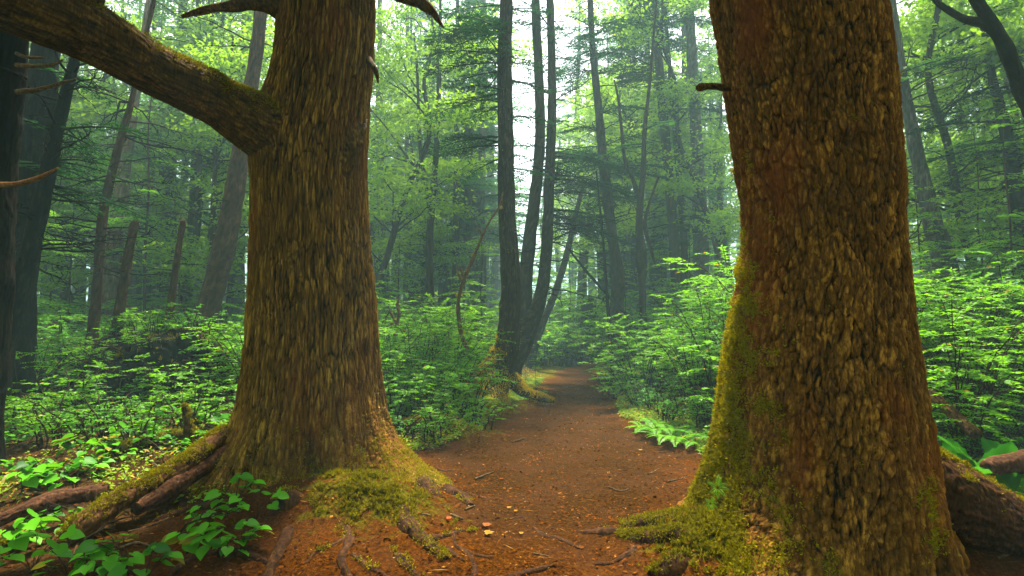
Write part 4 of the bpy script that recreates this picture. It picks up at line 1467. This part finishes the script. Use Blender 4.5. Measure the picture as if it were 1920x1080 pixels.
# ---- ferns
fer = [proto_fern(r), proto_fern(r, 10, .5)]
G = 'ferns on the forest floor'
place(fer, [(X(1235, 7.4), 7.4, 1.0), (X(1265, 7.0), 7.0, 1.05), (X(1300, 6.7), 6.7, 1.0), (X(1205, 7.8), 7.8, .9), (X(1320, 7.3), 7.3, 1.1)], 'light green fern', 'at the right edge of the trail', G, r)
place(fer, [(X(1800, 4.9), 4.9, .8), (X(1845, 4.7), 4.7, .75), (X(1885, 5.2), 5.2, .9), (X(1775, 5.5), 5.5, .8)], 'light green fern', 'behind the root of the right giant', G, r)
place(fer, [(X(870, 9.0), 9.0, .8), (X(845, 9.6), 9.6, .9), (X(985, 11.0), 11.0, .7), (X(1005, 11.6), 11.6, .7), (X(800, 7.6), 7.6, .7)], 'small green fern', 'beside the mossy conifer', G, r)
f = dup(fer[1], at(1345, 915, 3.18), 0, .16, 'tiny fern growing out of the moss on the right giant', G)
f.rotation_euler = (math.radians(60), 0, math.radians(-20))
f = dup(fer[1], at(1332, 945, 3.18), 1.0, .10, 'tiniest fern sprout below the fern on the right giant', G)
f.rotation_euler = (math.radians(60), .3, math.radians(-30))

# ---- heart-leaved plants of the left foreground
hrt = [proto_heart(r, 5, .078, .16), proto_heart(r, 6, .086, .2), proto_heart(r, 8, .066, .15)]
G = 'heart leaved plants on the forest floor'


def gp(px, py, k=1.0):
    p = gpx(px, py)
    return (p[0], p[1], k)


place(hrt, [gp(395, 985, .95), gp(440, 960, 1.0), gp(480, 975, 1.0), gp(350, 1040, 1.0), gp(410, 1045, 1.0), gp(455, 1042, .8)],
      'bright heart leaved plant', 'at the front foot of the left giant', G, r, sink=0)
place(hrt, [gp(190, 1085, 1.0), gp(240, 1080, 1.05), gp(130, 1090, 1.0), gp(60, 1075, 1.1), (X(0, 3.3), 3.3, 1.), gp(20, 1040, 1.1), gp(90, 1020, 1.), gp(120, 990, .8), (X(290, 3.12), 3.12, .9)],
      'bright heart leaved plant', 'in the bottom left corner', G, r, sink=0)
place(hrt, [gp(200, 880, 1.), gp(170, 900, 1.1), gp(140, 925, 1.1), gp(250, 975, .8), gp(190, 850, .8), gp(90, 905, 1.), gp(40, 925, 1.1)],
      'heart leaved plant', 'behind the fallen logs on the left', G, r, sink=0)
place(hrt, scat(32, -5.2, -2.4, 4.9, 7.4, lambda x, y: -1.0 < x / y < -.44, .26, s=(.85, 1.25)), 'heart leaved plant', 'on the mossy slope at far left', 'heart leaved plants on the left slope', r, sink=0)

# ---- big-leaved plants behind the right root
def cabbage(px, py, D, n, seed, lab, L=.34):
    r = np.random.default_rng(seed)
    p = at(px, py, D)
    b = np.array([p[0], D, H1(p[0], D)])
    t = thing('broad_leaved_herb', lab, 'plant', b, 'broad leaved herbs behind the right root')
    for k in range(n):
        ml = MB()
        a = r.uniform(0, 6.28)
        out = np.array([np.cos(a), np.sin(a), 0])
        l = L * r.uniform(.7, 1.15)
        up = r.uniform(.9, 1.9)
        u, v = np.meshgrid(np.linspace(0, 1, 14), np.linspace(-1, 1, 9), indexing='ij')
        side = np.cross(out, [0, 0, 1.0])
        w = .30 * l * np.sin(np.clip(u, 0.02, .995) ** .75 * np.pi) ** .8
        S = b + out * (l * u * (.55 + .25 * u))[..., None] + np.array([0, 0, 1.0]) * (l * up * u * (1 - .38 * u) - .25 * w * (1 - np.abs(v)) + .012 * np.sin(u * 38) * np.abs(v))[..., None] + side * (w * v)[..., None]
        i = np.arange(13)[:, None] * 9 + np.arange(8)[None]
        ml.add(S.reshape(-1, 3), np.stack([i, i + 1, i + 10, i + 9], 2).reshape(-1, 4))
        part('leaf', ml, M['herb'], t)


cabbage(1865, 850, 4.6, 6, 3, 'broad leaved herb with upright shiny leaves behind the right root', .52)
cabbage(1800, 850, 4.9, 5, 8, 'broad leaved herb tucked against the right side of the right giant', .5)
cabbage(1925, 850, 4.8, 4, 12, 'broad leaved herb cut by the right frame edge', .5)

# ================================================================== root mound on the left
def mound():
    c = at(262, 700, 8.2)
    cx, cyy = c[0], 8.4
    g = H1(cx, cyy)
    n, m = 90, 160
    th = np.linspace(0, 2 * np.pi, m, endpoint=False)
    ph = np.linspace(0, 1, n)
    PH, TH = np.meshgrid(ph, th, indexing='ij')
    rx, ry, h = 1.05, .85, .95
    rr = np.sin(PH * np.pi / 2)
    x = cx + rx * rr * np.cos(TH) * (1 + .12 * (1 - PH))
    y = cyy + ry * rr * np.sin(TH)
    hz = np.cos(PH * np.pi / 2) ** .75
    z = g - .12 + h * hz * (1 + .25 * np.cos(TH) * rr)
    P = np.column_stack([x.ravel(), y.ravel(), z.ravel()])
    d = fbm(P * 2.2, 4)
    d2 = bark_disp(np.column_stack([P[:, 0], P[:, 1], P[:, 2]]) * [.6, .6, 1.6], 'plate', 3)
    P += unit(P - [cx, cyy, g]) * (d * .16 + d2 * .07)[:, None]
    i = np.arange(n - 1)[:, None] * m
    j = np.arange(m)[None]
    a, b = i + j, i + (j + 1) % m
    mb = MB()
    mb.add(P, np.stack([a, a + m, b + m, b], 2).reshape(-1, 4), ridge=np.clip(d2, 0, 1) * .6, moss=.22 + .2 * noise(P * 2))
    t = thing('root_mound', 'dark earthen mound of upturned roots under the two broken snags', 'mound', (cx, cyy, g))
    part('earth', mb, M['bark_dark'], t)
    r = np.random.default_rng(5)
    mt = MB()
    for k in range(46):
        a0 = r.uniform(3.3, 6.1)
        e = r.uniform(.25, .9)
        p = np.array([cx + rx * .9 * np.cos(a0) * np.cos(e), cyy + ry * .95 * np.sin(a0) * np.cos(e), g + h * np.sin(e)])
        bare(mt, p, [r.normal(.0, .8), r.normal(-.3, .4), r.normal(-.3, .5)], r.uniform(.3, .9), r, r.uniform(.006, .02), sub=3, crook=.4)
    part('roots', mt, M['twig'], t)
    V = P[P[:, 2] > g + .25]
    mb = MB()
    tufts(mb, V, np.tile([0, -.3, 1.0], (len(V), 1)), np.full(len(V), .2), 9000, thr=.6, L=(.02, .045), r=r)
    part('moss', mb, M['moss'], t)
    spots = [(cx + r.normal(0, .5), cyy + r.normal(-.1, .3), r.uniform(.6, 1.0)) for _ in range(14)]
    spots = sorted(spots)
    for k, s in enumerate(spots):
        q = np.argmin((P[:, 0] - s[0]) ** 2 + (P[:, 1] - s[1]) ** 2)
        dup(low[k % 3], (P[q, 0], P[q, 1], P[q, 2] - .05), r.uniform(0, 6.28), s[2],
            'low shrub growing on top of the root mound, ' + ('leftmost' if k == 0 else 'rightmost' if k == 13 else ORD[k] + ' from the left'), 'shrubs on the root mound')


mound()

# ================================================================== fallen logs
def log(name, label, pts, mat, moss, nseg=34, n=170, seed=0., amp=.014, wob=.12, group=None, lift=0):
    P, R = [], []
    for q in pts:
        g = gpx(q[0], q[1]) if len(q) < 4 else at(q[0], q[1], q[3])
        rr = wpx(q[2], g[1]) / 2
        P.append(g + np.array([0, 0, lift]))
        R.append(rr)
    b = P[0].copy()
    mb = MB()
    V, N, m = bark_tube(mb, P, R, nseg, n, amp, 'fibre', upmoss(moss, moss * .3), seed, 2, wob)
    loc = (b[0], b[1], b[2] - R[0])
    t = thing(name, label, 'log', loc, group)
    part('wood', mb, M[mat], t)
    if moss > .3:
        mb = MB()
        tufts(mb, V, N, m, 6000, thr=.55, L=(.008, .02))
        part('moss', mb, M['moss'], t)
    return t


log('fallen_log', 'greenish mossy log slanting down from the left giant, upper of two', [(425, 812, 34, 5.0), (385, 845, 36, 4.75), (330, 885, 38, 4.45), (270, 918, 38, 4.2), (215, 945, 40, 4.0), (160, 985, 46, 3.8), (120, 1015, 34, 3.7)], 'log', .55, seed=3)
log('fallen_log', 'reddish peeled log lying right under the greenish mossy log', [(445, 835, 26, 4.95), (395, 868, 28, 4.72), (345, 900, 34, 4.45), (300, 928, 34, 4.25), (255, 955, 24, 4.05)], 'bark_red', .05, seed=6)
log('fallen_log', 'short broken red rotten log at the left edge', [(-30, 1000, 24), (30, 975, 30), (100, 952, 34), (160, 940, 32), (200, 936, 24)], 'bark_red', .25, seed=9, wob=.2, lift=.05)
log('fallen_log', 'small mossy log cut by the left frame edge below the red rotten log', [(-30, 1050, 22), (20, 1030, 24), (60, 1010, 20)], 'log', .35, seed=12, lift=.03)
log('fallen_log', 'flat mossy log lying behind the slanting logs', [(215, 852, 20), (260, 842, 24), (320, 832, 24), (370, 828, 18)], 'log', .45, seed=13, wob=.2, lift=.05)
log('fallen_log', 'mossy log half sunk in the left verge behind the left giant', [(735, 812, 18), (780, 804, 24), (830, 800, 24), (860, 796, 12)], 'log', .75, seed=15, wob=.2, lift=.06)
log('fallen_log', 'brown log leaning behind the right giant among the broad leaved herbs', [(1740, 735, 18, 5.8), (1785, 775, 20, 5.5), (1830, 815, 20, 5.2)], 'log', .2, seed=17)
log('fallen_log', 'reddish rotten log at the right frame edge behind the root', [(1850, 880, 30, 4.5), (1890, 872, 44, 4.5), (1960, 868, 50, 4.5)], 'bark_red', .1, seed=19, wob=.2)
log('broken_stub', 'little broken upright stump behind the slanting logs', [(355, 830, 18, 5.9), (352, 795, 14, 5.9), (346, 768, 9, 5.9), (343, 760, 3, 5.9)], 'log', .45, seed=21, wob=.15, nseg=16, n=60)

# ---- twigs and sticks lying about
STK = [([(540, 1075), (590, 1050)], 'left of centre at the very bottom')]


def stick(pts, w, label, mat='twig', seed=0):
    r = np.random.default_rng(seed)
    P, R = [], []
    for k, (a, b) in enumerate(pts):
        g = gpx(a, b)
        P.append(g + [0, 0, .008])
        R.append(wpx(w, g[1]) / 2)
    P = np.array(P)
    mid = (P[:-1] + P[1:]) / 2 + r.normal(0, .012, (len(P) - 1, 3)) * [1, 1, .3]
    Q = np.empty((len(P) * 2 - 1, 3))
    Q[::2], Q[1::2] = P, mid
    Rr = np.interp(np.linspace(0, 1, len(Q)), np.linspace(0, 1, len(R)), R) * np.linspace(1, .55, len(Q))
    mb = MB()
    bark_tube(mb, Q, Rr, 8, 26, .001, 'fibre', None, seed, 3, .12)
    single('twig', mb, M[mat], label, 'twig', P[0], group='twigs and sticks on the forest floor')


for k, (p, w, lab) in enumerate([
    ([(890, 900), (925, 886)], 4, 'straight brown twig on the trail left of centre'),
    ([(872, 958), (890, 950)], 4, 'short pale twig beside the mossy root stub'),
    ([(765, 962), (810, 968)], 5, 'dark twig lying right of the left giant foot'),
    ([(848, 968), (868, 976)], 6, 'short dark bark piece on the reddish litter'),
    ([(1140, 915), (1160, 922), (1178, 918)], 3, 'thin curved twig on the right half of the trail'),
    ([(1250, 905), (1290, 895)], 3, 'thin straight twig near the right giant foot'),
    ([(1215, 890), (1235, 880)], 3, 'small twig on the trail beside the right bank'),
    ([(960, 830), (985, 822)], 3, 'small far twig in the middle of the trail'),
    ([(820, 880), (850, 884)], 3, 'thin twig on orange litter behind the mossy root'),
    ([(240, 1000), (290, 985), (330, 965)], 5, 'reddish twig crossing the litter right of the logs'),
    ([(300, 880), (270, 848), (340, 830)], 4, 'arched thin twig behind the slanting logs'),
    ([(380, 920), (300, 948)], 4, 'grey twig beneath the slanting logs'),
    ([(225, 1030), (260, 1020), (300, 1040)], 5, 'curled bark strip twig in front of the leafy plants'),
    ([(130, 1060), (155, 1000), (150, 960)], 4, 'upright reddish twig among the lower left plants'),
    ([(40, 930), (70, 925), (75, 928)], 4, 'pale twig above the red rotten log'),
    ([(1870, 1050), (1905, 1035)], 6, 'dark stick on the red litter at lower right'),
    ([(1830, 1010), (1870, 1000)], 4, 'thin stick on the red litter right of the right giant'),
    ([(1000, 1040), (1030, 1046)], 3, 'tiny twig near the bottom roots of the trail'),
]):
    stick(p, w, lab, seed=k)

for k, (a, b, az, l, lab) in enumerate([
    (310, 870, 2.6, .8, 'dead branch with side twigs lying behind the slanting logs'), (120, 870, .4, .9, 'dead branch lying among plants at far left'),
    (60, 800, -.3, 1.0, 'thin dead branch on the mossy slope at far left'), (440, 790, 2.2, .7, 'pale dead branch sticking up by the left edge of the left giant'),
    (240, 960, 3.0, .6, 'twiggy dead branch below the reddish rotten log'), (330, 1010, .2, .5, 'twiggy dead branch on the litter in front of the logs'),
    (150, 1030, 1.2, .45, 'upright twiggy dead branch among the lower left plants'), (770, 850, .5, .5, 'dead twiggy branch beside the right foot of the left giant')]):
    rr = np.random.default_rng(k + 90)
    p = gpx(a, b, .02)
    mb = MB()
    bare(mb, p, [math.cos(az), math.sin(az) * .5, .28], l, rr, .009, sub=8, droop=.2, crook=.35)
    single('dead_branch', mb, M['twig'], lab, 'dead branch', p, group='twigs and sticks on the forest floor')

# single bright fallen leaves
for k, (a, b, s, mt, lab) in enumerate([
    (908, 985, .055, 'orange', 'bright orange fallen leaf on the trail near the roots'), (911, 1000, .06, 'yellow', 'yellow fallen maple leaf just below the orange one'),
    (952, 952, .035, 'yellow', 'small yellow fallen leaf in mid trail'), (965, 958, .03, 'yellow', 'tiny dull yellow leaf right of the small yellow leaf'),
    (938, 898, .035, 'litter', 'pale curled leaf on the trail ahead of the left root'), (1199, 844, .04, 'yellow', 'pale leaf on the trail by the right bank'),
    (1285, 965, .045, 'orange', 'orange leaf caught on moss left of the right giant'), (838, 972, .04, 'orange', 'orange leaf beside the left giant root'),
    (232, 1015, .06, 'yellow', 'dull yellow leaf on litter in front of the logs'), (240, 825, .05, 'orange', 'orange leaf among plants behind the logs'), (975, 1000, .03, 'yellow', 'tiny cream leaf left of the dark trail root')]):
    p = gpx(a, b, .012)
    mb = MB()
    rr = np.random.default_rng(k)
    for j in range(5):
        an = rr.uniform(0, .3) + (j - 2) * .75
        leaves(mb, [p], [[math.cos(an), math.sin(an), .25]], [[0, -.4, 1.0]], s * (1 - .12 * abs(j - 2)), s * .45, FOLD)
    single('fallen_leaf', mb, M[mt], lab, 'leaf', p, group='bright fallen leaves')

# ================================================================== stuff on the floor
def litter():
    r = np.random.default_rng(3)
    mb = MB()
    n = 150000
    y = 2.7 + 12 * r.uniform(0, 1, n) ** 1.9
    x = r.uniform(-1.05, 1.05, n) * y
    k = (path_side(x, y) < 1.0) | (y < 6.4)
    k &= (r.uniform(0, 1, n) < .55 + .6 * noise(np.column_stack([x, y, 0 * x]) * 2.5))
    x, y = x[k], y[k]
    n = len(x)
    P = np.column_stack([x, y, H(x, y) + r.uniform(.002, .012, n)])
    a = r.uniform(0, 6.28, n)
    L = r.uniform(.008, .034, n) * (.7 + y * .08)
    leaves(mb, P, np.column_stack([np.cos(a), np.sin(a), r.normal(0, .25, n)]), np.array([0, 0, 1.0]) + r.normal(0, .5, (n, 3)), L, L * r.uniform(.15, .7, n))
    m = 5200
    y = 2.7 + 8 * r.uniform(0, 1, m) ** 1.6
    x = r.uniform(-1.05, 1.05, m) * y
    k = (path_side(x, y) < .6) | (y < 6.4)
    x, y = x[k], y[k]
    m = len(x)
    P = np.column_stack([x, y, H(x, y) + .012])
    a = r.uniform(0, 6.28, m)
    L = r.uniform(.03, .14, m)
    leaves(mb, P, np.column_stack([np.cos(a), np.sin(a), r.normal(0, .12, m)]), np.array([0, 0, 1.0]) + r.normal(0, .3, (m, 3)), L, r.uniform(.003, .008, m))
    single('leaf_litter', mb, M['litter'], 'brown and orange needles and bark flakes strewn over the trail', 'leaf litter', kind='stuff')


litter()


def cover():
    r = np.random.default_rng(4)
    mb = MB()
    n = 60000
    y = 4.4 + 18 * r.uniform(0, 1, n) ** 1.6
    x = r.uniform(-1.05, 1.05, n) * y
    y2 = r.uniform(6.2, 15, 30000)
    sd = np.where(r.uniform(0, 1, 30000) < .5, 1, -1)
    x2 = np.interp(y2, PY, PCX) + sd * (np.interp(y2, PY, PHW) + r.exponential(.28, 30000))
    x, y = np.append(x, x2), np.append(y, y2)
    n = len(x)
    s = path_side(x, y)
    p3 = np.column_stack([x, y, 0 * x])
    nz = noise(p3 * 1.6)
    k = (s > .02 + .15 * nz) & ((y > 6.3) | ((x < -2.2) & (y > 4.2) & (nz > -.1)) | ((x > 3.3) & (y > 4.6))) & (nz + r.uniform(-.6, .6, n) > -.25)
    x, y = x[k], y[k]
    n = len(x)
    P = np.column_stack([x, y, H(x, y) + r.uniform(.01, .12, n) * np.clip(.5 + s[k], .2, 1)])
    a = r.uniform(0, 6.28, n)
    L = r.uniform(.02, .055, n)
    leaves(mb, P, np.column_stack([np.cos(a), np.sin(a), r.normal(0, .3, n)]), np.array([0, 0, 1.0]) + r.normal(0, .35, (n, 3)), L, L * .6, FOLD)
    single('ground_cover', mb, M['cover'], 'tiny green and yellow leaves covering the forest floor beside the trail', 'ground cover', kind='stuff')


cover()


def distant():
    """the far wood, one mass of stems and foliage in the mist"""
    r = np.random.default_rng(8)
    mt, ml = MB(), MB()
    for k in range(170):
        D = r.uniform(44, 62)
        px = r.uniform(-150, 2080)
        if 950 < px < 1050: continue
        x = X(px, D)
        w = r.normal(0, .4, 2)
        tube(mt, [[x, D, -1.5], [x + w[0], D, 9], [x + w[1], D, 20]], [.3, .24, .1], 6, ridge=.5, moss=0)
    n = 52000
    D = r.uniform(44, 64, n)
    px = r.uniform(-150, 2080, n)
    z = r.uniform(-1, 26, n)
    p3 = np.column_stack([X(px, D) * .22, D * .22, z * .25])
    k = noise(p3) + .3 * noise(p3 * 2.3) > -.12
    g = np.exp(-((px - 1000) / 45) ** 2)
    k &= (z < 26 - 20 * g) & (z < 18 + 8 * noise(np.column_stack([px * .01, 0 * px, 0 * px])))
    D, px, z = D[k], px[k], z[k]
    n = len(D)
    P = np.column_stack([X(px, D), D, z])
    m2 = 34000                     # the wood carried on unseen to both sides and behind, added to block skylight
    an, rd, zz = r.uniform(math.radians(142), math.radians(398), m2), r.uniform(13, 30, m2), r.uniform(0, 15, m2)
    Q = np.column_stack([rd * np.cos(an), rd * np.sin(an), zz])
    P = np.vstack([P, Q[noise(Q * .3) > -.25]])
    n = len(P)
    leaves(ml, P, r.normal(0, 1, (n, 3)) * [1, 1, .3], np.array([0, 0, 1.0]) + r.normal(0, .5, (n, 3)), r.uniform(.5, 1.2, n), r.uniform(.25, .5, n))
    t = tag(thing('distant_wood', 'pale misty mass of far trees closing the view behind everything', 'wood'), kind='stuff')
    part('trunks', mt, M['bark_mid'], t)
    part('foliage', ml, M['broad'], t)


distant()

# ================================================================== the mist
m, N_, L_, out = newmat('mist')
pv = N_.new('ShaderNodeVolumePrincipled')
pv.inputs['Color'].default_value = (.44, .70, .76, 1)
pv.inputs['Density'].default_value = HAZE
pv.inputs['Anisotropy'].default_value = .15
L_.new(pv.outputs[0], out.inputs['Volume'])
mb = MB()
x0, x1, y0, y1, z0, z1 = -320, 320, -320, 320, -6, 30
mb.add([[x0, y0, z0], [x1, y0, z0], [x1, y1, z0], [x0, y1, z0], [x0, y0, z1], [x1, y0, z1], [x1, y1, z1], [x0, y1, z1]],
       np.array([[0, 3, 2, 1], [4, 5, 6, 7], [0, 1, 5, 4], [1, 2, 6, 5], [2, 3, 7, 6], [3, 0, 4, 7]]))
single('haze', mb, m, smooth=False, kind='stuff')
